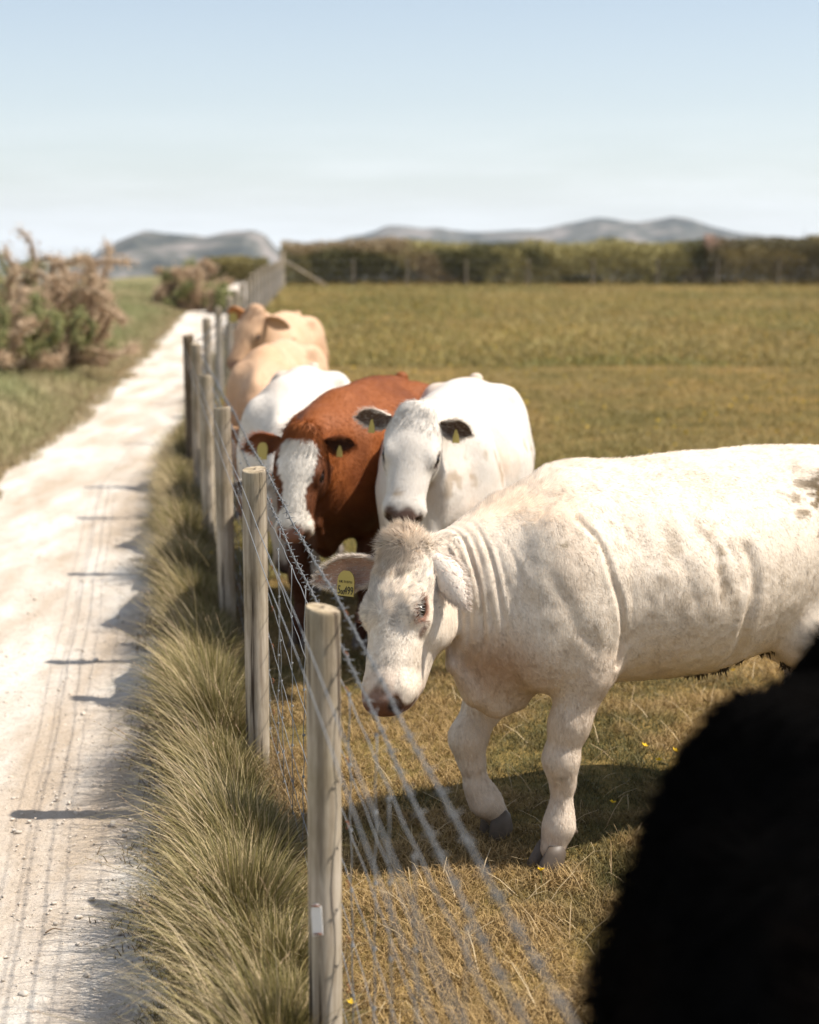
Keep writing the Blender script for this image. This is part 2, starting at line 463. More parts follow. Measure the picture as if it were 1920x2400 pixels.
def surface_nets(f, lo, hi, h):
    B = 8
    n = np.ceil((np.array(hi) - lo) / h / B).astype(int) * B
    nb = n // B; lo = np.array(lo, float)
    gi = np.stack(np.meshgrid(*[np.arange(k) for k in nb], indexing='ij'), -1).reshape(-1, 3)
    ctr = (lo + (gi * B + (B - 1) / 2) * h).astype(np.float32)
    dc = f(ctr)
    keep = np.abs(dc) < B * h * 1.25 + .012
    F = np.where(dc < 0, -1, 1).astype(np.float32).reshape(nb)
    F = F.repeat(B, 0).repeat(B, 1).repeat(B, 2)
    off = np.stack(np.meshgrid(*[np.arange(B)] * 3, indexing='ij'), -1).reshape(-1, 3)
    kb = gi[keep] * B
    for c in range(0, len(kb), 600):
        idx = (kb[c:c + 600, None] + off[None]).reshape(-1, 3)
        v = f((lo + idx * h).astype(np.float32))
        F[idx[:, 0], idx[:, 1], idx[:, 2]] = v
    S = F < 0
    cnt = np.zeros(np.array(S.shape) - 1, np.uint8)
    for a in (0, 1):
        for b in (0, 1):
            for c in (0, 1):
                cnt += S[a:a + cnt.shape[0], b:b + cnt.shape[1], c:c + cnt.shape[2]]
    act = (cnt > 0) & (cnt < 8)
    I = np.argwhere(act); vid = np.full(act.shape, -1, np.int32); vid[act] = np.arange(len(I))
    sumv = np.zeros((len(I), 3)); num = np.zeros(len(I))
    cs = [(a, b, c) for a in (0, 1) for b in (0, 1) for c in (0, 1)]
    for p in cs:
        for ax in range(3):
            if p[ax]: continue
            q = list(p); q[ax] = 1
            A = F[I[:, 0] + p[0], I[:, 1] + p[1], I[:, 2] + p[2]]; Bv = F[I[:, 0] + q[0], I[:, 1] + q[1], I[:, 2] + q[2]]
            m = (A < 0) != (Bv < 0); t = np.where(m, A / (A - Bv + 1e-12), 0)
            pos = np.tile(np.array(p, float), (len(I), 1)); pos[:, ax] = t
            sumv += pos * m[:, None]; num += m
    V = lo + (I + sumv / num[:, None]) * h
    Q = []
    for ax in range(3):
        sl0 = [slice(1, -1)] * 3; sl1 = [slice(1, -1)] * 3
        sl0[ax] = slice(0, -1); sl1[ax] = slice(1, None)
        a, b = S[tuple(sl0)], S[tuple(sl1)]
        for mask, rev in ((a & ~b, False), (~a & b, True)):
            E = np.argwhere(mask); add = np.ones(3, int); add[ax] = 0; E = E + add
            u, v = (ax + 1) % 3, (ax + 2) % 3
            du = np.zeros(3, int); du[u] = 1; dv = np.zeros(3, int); dv[v] = 1
            q = [vid[tuple((E - x).T)] for x in (du + dv, dv, 0 * du, du)]
            q = np.stack(q, -1)
            Q.append(q[:, ::-1] if rev else q)
    Q = np.concatenate(Q); Q = Q[(Q >= 0).all(1)]
    # light smoothing
    for it in range(2):
        acc = np.zeros_like(V); c = np.zeros(len(V))
        for k in range(4):
            np.add.at(acc, Q[:, k], V[Q[:, (k + 1) % 4]]); np.add.at(c, Q[:, k], 1)
            np.add.at(acc, Q[:, k], V[Q[:, (k - 1) % 4]]); np.add.at(c, Q[:, k], 1)
        V = V * .5 + acc / np.maximum(c, 1)[:, None] * .5
    return V, Q

def vnormals(V, Q):
    a = V[Q[:, 2]] - V[Q[:, 0]]; b = V[Q[:, 3]] - V[Q[:, 1]]
    fn = np.cross(a, b); N = np.zeros_like(V)
    for k in range(4): np.add.at(N, Q[:, k], fn)
    return N / (np.linalg.norm(N, axis=1)[:, None] + 1e-12)

# ------------------------------------------------------------------ cattle
TORSO = dense_sections([
    (-.80, .99, .78, .07), (-.76, 1.08, .66, .15), (-.66, 1.135, .60, .23), (-.52, 1.155, .57, .275), (-.35, 1.16, .52, .29),
    (-.10, 1.155, .475, .325), (.10, 1.147, .48, .325), (.28, 1.13, .49, .285), (.44, 1.085, .485, .225), (.60, 1.02, .50, .17),
    (.70, .99, .56, .12), (.76, .92, .64, .06)])

def head_sdf(P, Hm, hs, o, hw=1.0, hz=1.0):
    """Hm: 3x3 columns ex (poll to nose), ey (left), ez (forehead); o poll; hs scale"""
    q = ((P - np.float32(o)) @ np.float32(Hm)) / hs
    q[:, 1] /= hw; q[:, 2] /= hz
    ay = q.copy(); ay[:, 1] = np.abs(ay[:, 1])
    d = ell(q, (.09, 0, -.085), (.125, .100, .088))
    d = smin(d, ell(q, (.0, 0, -.045), (.055, .07, .05)), .03)
    d = smin(d, ell(q, (.15, 0, -.058), (.13, .098, .060)), .03)
    d = smin(d, rc(q, (.18, 0, -.060), (.42, 0, -.058), .064, .056), .05)
    d = smin(d, ell(q, (.31, 0, -.072), (.17, .074, .056)), .04)
    d = smin(d, ell(ay, (.165, .064, -.152), (.125, .042, .100)), .035)
    d = smin(d, rc(q, (.10, 0, -.185), (.40, 0, -.138), .064, .050), .05)
    d = smin(d, ell(q, (.452, 0, -.076), (.064, .083, .064)), .035)
    d = smin(d, ell(q, (.495, 0, -.056), (.030, .062, .044)), .02)
    d = smin(d, ell(q, (.425, 0, -.128), (.060, .043, .028)), .025)
    d = smin(d, ell(ay, (.202, .074, -.040), (.052, .028, .036)), .025)     # brow
    d = smin(d, ell(ay, (.225, .080, -.080), (.05, .022, .022)), .02)
    d = smax(d, -ell(ay, (.214, .110, -.048), (.031, .030, .0185)), .006)   # eye opening
    d = smax(d, -ell(ay, (.505, .050, -.052), (.032, .015, .021)), .007)   # nostril
    d = smax(d, -ell(q, (.50, 0, -.106), (.075, .08, .0035)), .008)        # mouth line
    return d * hs, q

def build_cow(name, p):
    h = p['h']; root = empty(name, (*p['loc'], 0), p['yaw'])
    tag(root, p['label'], 'cow', 'cattle crowding along the wire fence')
    s = p.get('size', 1.0); root.scale = (s, s, s)
    ex = Vector(p['nose']) - Vector(p['poll']); hs = ex.length / .50; ex.normalize()
    ez = Vector(p['brow']); ez = (ez - ex * ez.dot(ex)).normalized(); ey = ez.cross(ex)
    Hm = np.array([ex, ey, ez]).T; o = np.array(p['poll'], float)
    hw = p.get('hw', 1.12); hz = p.get('hz', 1.0)
    hp = lambda x, y, z: tuple(o + Hm @ (np.array([x, y * hw, z * hz]) * hs))
    legs = p['legs']; rich = p.get('rich', False)
    tw = p.get('fat', 1.0)
    def f(P):
        T = TORSO.copy(); T[:, 3] *= tw
        d = loft(P, T, p.get('egg', .34), p.get('low', .03))
        A = P.copy(); A[:, 1] = np.abs(A[:, 1])
        d = smin(d, ell(A, (.44, .145, .80), (.15, .10, .25), ROT_SH), .09)
        d = smin(d, ell(A, (.52, .13, .66), (.12, .09, .14)), .06)
        d = smin(d, ell(A, (-.56, .16, .84), (.20, .12, .27), ROT_HQ), .06)
        d = smin(d, ell(A, (-.45, .15, 1.075), (.06, .045, .04)), .08)
        d = smin(d, ell(A, (-.73, .07, 1.04), (.06, .04, .04)), .06)
        d = smin(d, ell(P, (.28, 0, 1.085), (.17, .06, .055)), .06)
        # neck: crest and throat lines that merge into the head
        nk = p.get('neck', 1.0); cr0 = (.38, 0, .985); cr1 = hp(.05, 0, -.085)
        mid = tuple(np.array(cr0) * .5 + np.array(cr1) * .5 + np.array([0, p.get('bend', 0), p.get('crest', .0)]))
        d = smin(d, chain(P, [(cr0, .15), (mid, .115 * nk), (cr1, .082 * hs * nk)], .03), .08)
        th0 = (.60, 0, .70); th1 = hp(.10, 0, -.165)
        md = tuple(np.array(th0) * .5 + np.array(th1) * .5 + np.array([-.03, p.get('bend', 0), .03]))
        d = smin(d, chain(P, [(th0, .128), (md, .092 * nk), (th1, .07 * hs)], .03), .08)
        d = smin(d, chain(P, [((.55, .01, .475), .034), ((.62, .015, .462), .030), ((.70, .015, .505), .022), ((.765, .015, .60), .018), (tuple(np.array(th1) * .6 + np.array(th0) * .4 + np.array([.02, 0, -.05])), .022)], .02), .03)
        if p.get('brisket', 1): d = smin(d, ell(P, (.60, 0, .555), (.12, .085, .10)), .05)
        for L in legs: d = smin(d, chain(P, L, .032), .045)
        for L in legs:
            if len(L) > 4: d = smin(d, ell(P, L[3][0], (.045, .043, .056)), .03)
        # tail
        d = smin(d, chain(P, [((-.76, 0, 1.12), .04), ((-.84, 0, 1.06), .03), ((-.87, .01, .85), .022), ((-.86, .02, .60), .016)], .02), .03)
        hd, q = head_sdf(P, Hm, hs, o, hw, hz)
        d = smin(d, hd, .014)
        return d
    lo = np.array([-1.0, -.55, -.01]); hi = np.array([1.3, .55, 1.32])
    for v in (p['poll'], p['nose']):
        lo = np.minimum(lo, np.array(v) - .25); hi = np.maximum(hi, np.array(v) + .25)
    lo[2] = max(lo[2], .0 - .02)
    V, Q = surface_nets(f, lo, hi, h)
    N = vnormals(V, Q)
    if 'displace' in p:
        hd0, _ = head_sdf(V.astype(np.float32), Hm, hs, o, hw, hz)
        V = V + N * p['displace'](V, N, smooth01(.001, .012, hd0))[:, None]; N = vnormals(V, Q)
    q = ((V - o) @ Hm) / hs; q[:, 1] /= hw; q[:, 2] /= hz
    C = p['paint'](V, q, N)
    body = mesh_np('body', V, Q, M['coat_dull'] if p.get('dull') else M['coat'], root, True, C)
    # hooves: two claws each
    for L, (hx, hvz) in zip(legs, p['hoof_dirs']):
        e = np.array(L[-1][0], float); d = np.array([hx, 0, hvz]); d = d / np.linalg.norm(d)
        up = np.array([-d[2], 0, d[0]]) ; up = up if up[2] >= 0 or hvz < -.5 else -up
        hb = MB()
        for sy in (-1, 1):
            # stacked outline rings from coronet down to the sole
            k = 14; rings = []
            for r_, (dn, fw, sc) in enumerate(((-.020, .0, .62), (.004, .004, .98), (.022, .012, 1.08), (.044, .022, 1.16), (.050, .023, 1.10))):
                a = np.arange(k) * 2 * math.pi / k
                px = np.cos(a) * .040 * sc + fw + .006; py = np.sin(a) * .0235 * sc * (1 - .25 * np.clip(np.cos(a), 0, 1)) + sy * .026
                base = e + d * 0
                fwd = np.array([.94, 0, -.0]) if hvz > -.5 else up
                dnv = np.array([0, 0, -1.]) if hvz > -.5 else d
                rings.append(base + fwd * px[:, None] + dnv * (dn + (p.get('hoof_drop', .0))) + np.array([0, 1, 0]) * py[:, None])
            Vr = np.concatenate(rings); i = np.arange(4)[:, None] * k; j = np.arange(k)[None]; j2 = (j + 1) % k
            b = hb.add(Vr, np.stack([i + j, i + k + j, i + k + j2, i + j2], -1).reshape(-1, 4))
            hb.f3.append(np.array([(4 * k, 4 * k + q_ + 1, 4 * k + q_) for q_ in range(1, k - 1)], np.int32) + b)
            hb.f3.append(np.array([(0, q_, q_ + 1) for q_ in range(1, k - 1)], np.int32) + b)
        hb.build('hoof', M['hoof'], root, color=False)
        dc = MB(); f0 = np.array(L[-2][0], float)
        for sy in (-1, 1):
            c0 = f0 + np.array([-.036, sy * .020, -.012]); tube(dc, [c0 + (.012, 0, .006), c0, c0 + (-.010, 0, -.010), c0 + (-.013, 0, -.016)], [.011, .0115, .008, .003], 8)
        dc.build('dewclaw', M['hoof'], root, color=False)
    # eyes
    for sy in (-1, 1):
        eb = MB(); c = np.array(hp(.212, sy * .0865, -.050)); r = .0225 * hs
        u = np.linspace(0, math.pi, 13); w = np.linspace(0, 2 * math.pi, 21)[:-1]
        S = np.stack([np.sin(u)[:, None] * np.cos(w), np.sin(u)[:, None] * np.sin(w), np.cos(u)[:, None] + 0 * w], -1).reshape(-1, 3) * r + c
        i = np.arange(12)[:, None] * 20; j = np.arange(20)[None]; j2 = (j + 1) % 20
        eb.add(S, np.stack([i + j, i + 20 + j, i + 20 + j2, i + j2], -1).reshape(-1, 4))
        eb.build('eye', M['eye'], root, color=False)
    if rich:
        lb = MB()
        for sy in (-1, 1):
            for k in range(14):
                t_ = rng.uniform(-1, 1); b0 = np.array(hp(.212 + .028 * t_, sy * .103, -.050 + .018 * math.sqrt(1 - t_ * t_))); e0 = np.array(hp(.214 + .036 * t_, sy * (.119 + .006 * rng.random()), -.040 + rng.uniform(-.004, .008)))
                sd_ = Hm[:, 0] * .0006; m0 = (b0 + e0) / 2 + Hm[:, 2] * .003
                lb.add([b0 - sd_, b0 + sd_, m0 + sd_, m0 - sd_], [(0, 1, 2, 3)], (.75, .70, .62)); lb.add([m0 - sd_, m0 + sd_, e0], [(0, 1, 2)], (.75, .70, .62))
        tag(lb.build('eyelashes', M['hair'], root), kind='stuff')
    # ears
    ears = []
    for e in p['ears']:
        ears.append(build_ear(root, hp, Hm, hs, e, p))
    # coat hair
    if p.get('hair'): grow_hair(root, V, Q, N, C, q, Hm, p['hair'], M['hair_dull'] if p.get('dull') else M['hair'])
    for e, (base, tipv, opn, lat, Ln, Wd) in zip(p['ears'], ears):
        if e.get('tag'): ear_tag(root, base, tipv, opn, lat, Ln, e['tag'], p)
    if rich:
        mt = MB(); sel = np.where((N[:, 2] < -.55) & (V[:, 2] > .42) & (V[:, 2] < .62) & (np.abs(V[:, 1] - .06) < .12) & (((V[:, 0] > -.20) & (V[:, 0] < -.06)) | ((V[:, 0] > -.36) & (V[:, 0] < -.27))))[0]
        sel = sel[vnoise(V[sel] * 26, 71) > .12]
        for k in rng.choice(sel, 330):
            b0 = V[k]; L_ = rng.uniform(.008, .030); dr = np.array([rng.normal(0, .35), rng.normal(0, .3), -1.]); sd_ = np.array([rng.normal(), rng.normal(), 0]); sd_ *= .0055 / (np.linalg.norm(sd_) + 1e-6)
            mt.add([b0 - sd_ - N[k] * .003, b0 + sd_ - N[k] * .003, b0 + dr * L_], [(0, 1, 2)], (.07, .05, .03))
        tag(mt.build('mud_tufts', M['hair'], root), kind='stuff')
    # tail switch
    mbt = MB(); 
    n = 220; a0 = np.array([-.86, .02, .62])
    for k in range(n):
        b = a0 + rng.normal(0, .010, 3); L_ = rng.uniform(.12, .24); dr = np.array([rng.normal(0, .12), rng.normal(0, .12), -1]); 
        side = np.array([rng.normal(), rng.normal(), 0]); side /= np.linalg.norm(side) + 1e-6
        pts = [b, b + dr * L_ * .5 + side * .012, b + dr * L_]
        mbt.add([pts[0] - side * .002, pts[0] + side * .002, pts[1] + side * .002, pts[1] - side * .002], [(0, 1, 2, 3)], p['tailcol'])
        mbt.add([pts[1] - side * .002, pts[1] + side * .002, pts[2]], [(0, 1, 2)], p['tailcol'])
    mbt.build('tail_switch', M['hair'], root)
    return root

ROT_SH = np.array(Matrix.Rotation(R(14), 3, 'Y')); ROT_HQ = np.array(Matrix.Rotation(R(-12), 3, 'Y'))

def build_ear(root, hp, Hm, hs, e, p):
    """e: side, dir (head frame), open (head frame), length, width, colours"""
    sy = e['side']; base = np.array(hp(.035, sy * .088, -.075))
    d = Hm @ np.array(e['dir'], float); d /= np.linalg.norm(d)
    opn = Hm @ np.array(e['open'], float); opn = opn - d * (opn @ d); opn /= np.linalg.norm(opn)
    lat = np.cross(d, opn); Ln = e.get('len', .20) * hs; Wd = e.get('wid', .062) * hs
    nu, nv = 22, 17
    u = np.linspace(0, 1, nu)[:, None]; v = np.linspace(-1, 1, nv)[None]
    prof = np.interp(u, [0, .08, .25, .5, .75, .9, 1], [.42, .55, .86, 1.0, .74, .42, .04])
    curl = 1.25 - .75 * u            # base more tubular
    ang = v * curl * 1.25
    rad = prof * Wd / np.sin(np.minimum(curl * 1.25, 1.57)) 
    lx = np.sin(ang) * rad; lz = -(np.cos(ang)) * rad + rad.max(axis=1, keepdims=True) * .6
    droop = e.get('droop', 0.0)
    P = base + d * (u * Ln)[..., None] + lat * lx[..., None] + opn * (lz - .03 * u ** 2)[..., None] + np.array([0, 0, -1.]) * (droop * u ** 2 * Ln)[..., None]
    P = P.reshape(nu, nv, 3)
    dn = opn * np.cos(ang)[..., None] + lat * (-np.sin(ang))[..., None]
    dn = np.broadcast_to(dn, P.shape)
    th = (.005 * (1 - .6 * np.abs(v) ** 3) + 0 * u)[..., None]
    inner = (P + dn * th * .5).reshape(-1, 3); outer = (P - dn * th * .5).reshape(-1, 3)
    i = np.arange(nu - 1)[:, None] * nv; j = np.arange(nv - 1)[None]
    F = np.stack([i + j, i + j + 1, i + nv + j + 1, i + nv + j], -1).reshape(-1, 4)
    n_ = nu * nv; Fo = F[:, ::-1] + n_
    rim = []
    ring = [(a, 0) for a in range(nu)] + [(nu - 1, b) for b in range(1, nv)] + [(a, nv - 1) for a in range(nu - 2, -1, -1)]
    idx = [a * nv + b for a, b in ring]
    for a, b in zip(idx[:-1], idx[1:]): rim.append((a, a + n_, b + n_, b))
    V = np.concatenate([inner, outer])
    cin = np.array(e['inner']); cout = np.array(e['outer'])
    edge = np.clip((np.abs(np.broadcast_to(v, (nu, nv))) - e.get('rim', .86)) / .14, 0, 1).reshape(-1, 1)
    C = np.concatenate([cin * (1 - edge) + cout * edge, np.tile(cout, (n_, 1))])
    Fa = np.concatenate([F, Fo, np.array(rim)]).astype(np.int32)
    # orient so that 'inner' faces the opening
    a = V[F[0][1]] - V[F[0][0]]; b = V[F[0][3]] - V[F[0][0]]
    if np.cross(a, b) @ dn[0, 0] < 0: Fa = Fa[:, ::-1]
    ear = mesh_np('ear', V, np.ascontiguousarray(Fa), M['coat'], root, True, C)
    # ear hair: fringe on the rim and back, longer inside
    nh = e.get('hairs', 500)
    uu = rng.uniform(0.02, 1, nh); vv = rng.uniform(-1, 1, nh); rimh = rng.random(nh) < .5
    vv = np.where(rimh, np.sign(vv) * rng.uniform(.85, 1, nh), vv)
    iu = np.clip((uu * (nu - 1)).round().astype(int), 0, nu - 1); iv = np.clip(((vv + 1) / 2 * (nv - 1)).round().astype(int), 0, nv - 1)
    B = P[iu, iv] + rng.normal(0, .003, (nh, 3)); nn = dn[iu, iv]
    side_in = rng.random(nh) < .5
    sgn = np.where(side_in, 1, -1)[:, None]
    Lh = (rng.uniform(.008, .02, nh) + np.where(rimh, .006, 0) + np.where(side_in & (uu < .5), .012, 0)) * e.get('hl', 1.0)
    dirs = d * 1.0 + nn * sgn * .28 + lat * (vv * .45)[:, None] + rng.normal(0, .22, (nh, 3)); dirs /= np.linalg.norm(dirs, axis=1)[:, None]
    w = np.cross(dirs, nn + rng.normal(0, .3, (nh, 3))); w /= np.linalg.norm(w, axis=1)[:, None] + 1e-9
    hc = np.where((side_in & ~rimh)[:, None], cin * .6 + cout * .4, cout) * rng.uniform(.8, 1.1, (nh, 1))
    Vt = np.stack([B - w * .0009, B + w * .0009, B + dirs * Lh[:, None]], 1).reshape(-1, 3)
    o = mesh_np('ear_hair', Vt, np.arange(nh * 3, dtype=np.int32).reshape(-1, 3), M['hair'], ear, False, np.repeat(hc, 3, 0)); tag(o, kind='stuff')
    return base, d, opn, lat, Ln, Wd

def text_mesh(txt, size, depth=.0006):
    cu = bpy.data.curves.new('t', 'FONT'); cu.body = txt; cu.size = size; cu.extrude = depth; cu.align_x = 'CENTER'; cu.resolution_u = 2
    ob = bpy.data.objects.new('t', cu); COL.objects.link(ob)
    dg = bpy.context.evaluated_depsgraph_get(); me = bpy.data.meshes.new_from_object(ob.evaluated_get(dg))
    bpy.data.objects.remove(ob); return me

def ear_tag(root, base, d, opn, lat, Ln, tg, p):
    """a yellow ear tag: rounded head with the stud, wider printed plate below"""
    c = Vector(tg.get('at', base + d * Ln * tg.get('u', .5) + opn * .012)); w, h_ = tg.get('w', .052), tg.get('h', .085)
    pts = [(-.5, -1), (.5, -1), (.5, -.36), (.46, -.20), (.34, -.06), (.18, .03), (-.18, .03), (-.34, -.06), (-.46, -.20), (-.5, -.36)]
    if tg.get('small'): pts = [(-.5, -1), (.5, -1), (.42, -.5), (.10, .05), (-.10, .05), (-.42, -.5)]
    t_ = .0016; V = []
    for z in (-t_, t_):
        for a, b in pts: V.append((a * w, b * h_, z))
    k = len(pts); me = bpy.data.meshes.new('ear_tag')
    F = [list(range(k))[::-1], [i + k for i in range(k)]] + [(i, (i + 1) % k, (i + 1) % k + k, i + k) for i in range(k)]
    me.from_pydata(V, [], F); me.materials.append(M['tagm'])
    o = bpy.data.objects.new('ear_tag', me); COL.objects.link(o); o.parent = root
    fz = Vector(tg['face']).normalized(); fy = Vector(tg.get('up', (0, 0, 1))); fy = (fy - fz * fy.dot(fz)).normalized(); fxx = fy.cross(fz)
    o.matrix_local = Matrix.Translation(c) @ Matrix((fxx, fy, fz)).transposed().to_4x4()
    if tg.get('text'):
        for txt, sz, x, y in (('UK 712711', .0098, -.0, -.47), ('5', .030, -.0205, -.93), ('00', .019, -.0085, -.95), ('499', .029, .0115, -.93)):
            m2 = text_mesh(txt, sz); m2.materials.clear(); m2.materials.append(M['ink'])
            l = bpy.data.objects.new('lettering', m2); COL.objects.link(l); l.parent = o
            sx = .72 if sz > .015 else 1.0
            l.location = (x, y * h_, t_ + .0006); l.scale = (sx, 1.15 if sz > .025 else 1, 1)
    return o

def grow_hair(root, V, Q, N, C, q, Hm, hp_, mat):
    """short coat: one thin triangle per hair strand lying along the coat's direction"""
    tri = V[Q]; a = np.linalg.norm(np.cross(tri[:, 2] - tri[:, 0], tri[:, 3] - tri[:, 1]), axis=1) / 2
    wgt = a.copy(); fc = V[Q].mean(1); fq = q[Q].mean(1)
    reg = hp_['weight'](fc, fq); wgt = a * reg
    n = hp_['count']; pick = rng.choice(len(Q), n, p=wgt / wgt.sum())
    uv = rng.random((n, 2)); T = tri[pick]
    B = (T[:, 0] * (1 - uv[:, :1]) + T[:, 1] * uv[:, :1]) * (1 - uv[:, 1:]) + (T[:, 3] * (1 - uv[:, :1]) + T[:, 2] * uv[:, :1]) * uv[:, 1:]
    nn = N[Q[pick, 0]]; cc = C[Q[pick, 0]]; qq = q[Q[pick, 0]]
    fl, ln, lift, wd, tint = hp_['style'](B, qq, nn, Hm)
    fl = fl - nn * np.sum(fl * nn, 1)[:, None]; fl /= np.linalg.norm(fl, axis=1)[:, None] + 1e-9
    # clump jitter
    cl = np.stack([vnoise(B * 55, 1), vnoise(B * 55, 2), vnoise(B * 55, 3)], -1)
    fl = fl + cl * .45 + rng.normal(0, .12, (n, 3)); fl = fl - nn * np.sum(fl * nn, 1)[:, None]; fl /= np.linalg.norm(fl, axis=1)[:, None] + 1e-9
    lift = lift * (1 + .35 * cl[:, 0])
    dr = fl * np.cos(lift)[:, None] + nn * np.sin(lift)[:, None]
    w = np.cross(fl, nn) * wd[:, None]
    ln = ln * rng.uniform(.6, 1.2, n)
    tipn = B + dr * ln[:, None] - nn * (ln * .12)[:, None]
    shade = np.ones(n)
    for sc, key in ((38., 'big'), (95., 'small')):
        amt = hp_['clump'](q=qq, B=B, key=key)
        cell = np.floor(B * sc + 2.0 * np.stack([vnoise(B * sc * .4, 6), vnoise(B * sc * .4, 7), vnoise(B * sc * .4, 8)], -1))
        hsh = np.sin(cell @ np.array([12.9898, 78.233, 37.719])[:, None] * np.array([[1., 1.7, 2.3]]) + np.array([[0, 1., 2.]])) * 43758.5
        jx = (hsh - np.floor(hsh)) - .5
        ctr = (cell + .5) / sc + jx * .5 / sc
        shade *= 1 + (hsh[:, 0] - np.floor(hsh[:, 0]) - .62) * .55 * amt
        dv = (ctr - B) * amt[:, None] + jx * (amt * .45 / sc)[:, None]
        tipn = tipn + dv - nn * np.sum(dv * nn, 1)[:, None]
    B = B - nn * .001
    Vt = np.stack([B - w, B + w, tipn], 1).reshape(-1, 3)
    cc = cc * shade[:, None]
    col = np.clip(cc * tint * rng.uniform(.78, 1.12, (n, 1)), 0, .95)
    nr = nn * .9 + dr * .15; nr /= np.linalg.norm(nr, axis=1)[:, None]
    o = mesh_np('coat_hair', Vt, np.arange(n * 3, dtype=np.int32).reshape(-1, 3), mat, root, True, np.repeat(col, 3, 0), np.repeat(nr, 3, 0))
    tag(o, kind='stuff')

def mixc(c, col, m):
    m = np.clip(m, 0, 1)[:, None]; return c * (1 - m) + np.array(col) * m

# default leg joints (mirrored by side)
def fleg(s, dx=0.0):
    return [((.44, s * .17, .74), .085), ((.41 + dx * .2, s * .17, .58), .076), ((.455 + dx * .5, s * .155, .42), .055), ((.468 + dx, s * .145, .315), .043),
            ((.458 + dx, s * .142, .25), .033), ((.462 + dx, s * .14, .16), .031), ((.468 + dx, s * .14, .118), .041), ((.49 + dx, s * .14, .052), .036)]
def hleg(s, dx=0.0):
    return [((-.58, s * .17, .78), .12), ((-.47 + dx * .3, s * .19, .62), .095), ((-.62 + dx * .7, s * .17, .47), .060), ((-.70 + dx, s * .15, .40), .050),
            ((-.68 + dx, s * .145, .30), .040), ((-.665 + dx, s * .14, .16), .038), ((-.655 + dx, s * .14, .118), .044), ((-.63 + dx, s * .14, .052), .036)]
DOWN4 = [(0.2, -.2)] * 4

def head_paint(c, q, nosec, rimc):
    c = mixc(c, nosec, smooth01(.447, .474, q[:, 0] + .010 * np.sin(q[:, 1] * 90)) * smooth01(-.125, -.112, q[:, 2]) * (1 - smooth01(.062, .074, np.abs(q[:, 1]))) )
    nd = np.linalg.norm((np.stack([q[:, 0], np.abs(q[:, 1]), q[:, 2]], -1) - (.508, .050, -.052)) / (.028, .019, .022), axis=1)
    c = mixc(c, (.02, .012, .01), (1 - smooth01(.7, 1.25, nd)))
    ed = np.linalg.norm((np.stack([q[:, 0], np.abs(q[:, 1]), q[:, 2]], -1) - (.214, .095, -.050)) / (.044, .06, .025), axis=1)
    c = mixc(c, rimc, (1 - smooth01(.75, 1.15, ed)) * (np.abs(q[:, 1]) > .07))
    td = np.linalg.norm((np.stack([q[:, 0], np.abs(q[:, 1]), q[:, 2]], -1) - (.262, .085, -.075)) / (.03, .03, .012), axis=1)
    c = mixc(c, rimc, .7 * (1 - smooth01(.5, 1.2, td)))
    return c

def poly_dist(P2, pts):
    d = np.full(len(P2), 9.0)
    pts = np.array(pts, float)
    for a, b in zip(pts[:-1], pts[1:]):
        ab = b - a; t = np.clip((P2 - a) @ ab / (ab @ ab), 0, 1)
        d = np.minimum(d, np.linalg.norm(P2 - a - t[:, None] * ab, axis=1) + 0 * t)
    return d

# ---- hero cow
CREASE = [([(.462, 1.02), (.426, .965), (.385, .83), (.353, .69), (.362, .60)], .0095, .009),
          ([(.30, 1.06), (.33, .9), (.335, .76), (.34, .66)], .002, .010),
          ([(.565, .86), (.50, .72), (.44, .66)], .0035, .020),
          ([(-.05, .90), (-.07, .78), (-.055, .66), (-.08, .55)], .012, .020),
          ([(.21, .95), (.17, .86), (.15, .78)], .003, .020), ([(.12, .99), (.07, .88), (.05, .78)], .006, .020), ([(.0, .91), (-.02, .84), (-.02, .80)], .005, .018)]
NECK = [(.775, .62, .95, 1.0), (.753, .60, .97, .8), (.727, .62, 1.0, 1.1), (.705, .66, .99, .5), (.678, .64, 1.0, .9), (.655, .72, .96, .3), (.632, .70, .97, .25)]
def hero_disp(V, N, off):
    d = np.zeros(len(V)); side = (V[:, 1] > 0) * smooth01(.0, .08, V[:, 1])
    P2 = V[:, [0, 2]] + .012 * np.stack([vnoise(V * 14, 5), vnoise(V * 14, 6)], -1)
    for pts, dep, wid in CREASE:
        e = poly_dist(P2, pts); d -= side * dep * np.exp(-(e / wid) ** 2)
        d += side * dep * .22 * np.exp(-((e - wid * 2.1) / (wid * 1.1)) ** 2)
    notbelow = smooth01(.5, .6, V[:, 2])
    for x, z0, z1, am in NECK:
        xx = x + .06 * (V[:, 2] - .8) + .010 * vnoise(V * 7 + x * 20, 7)
        e = np.abs(V[:, 0] - xx); m = am * .8 * smooth01(z0 - .06, z0 + .07, V[:, 2]) * (1 - smooth01(z1 - .08, z1 + .04, V[:, 2])) * (V[:, 1] > -.1)
        m = off * m * (.55 + .45 * vnoise(V * 8 + x * 9, 11))
        d -= m * .011 * np.exp(-(e / .0055) ** 2) - m * .003 * np.exp(-((e - .012) / .007) ** 2)
    P = V * 1.0
    d += .006 * fbm(P * 6, 4, 2) * smooth01(.45, .6, V[:, 2]) * (V[:, 0] < .8) + .0018 * fbm(P * 28, 8, 2)
    return d
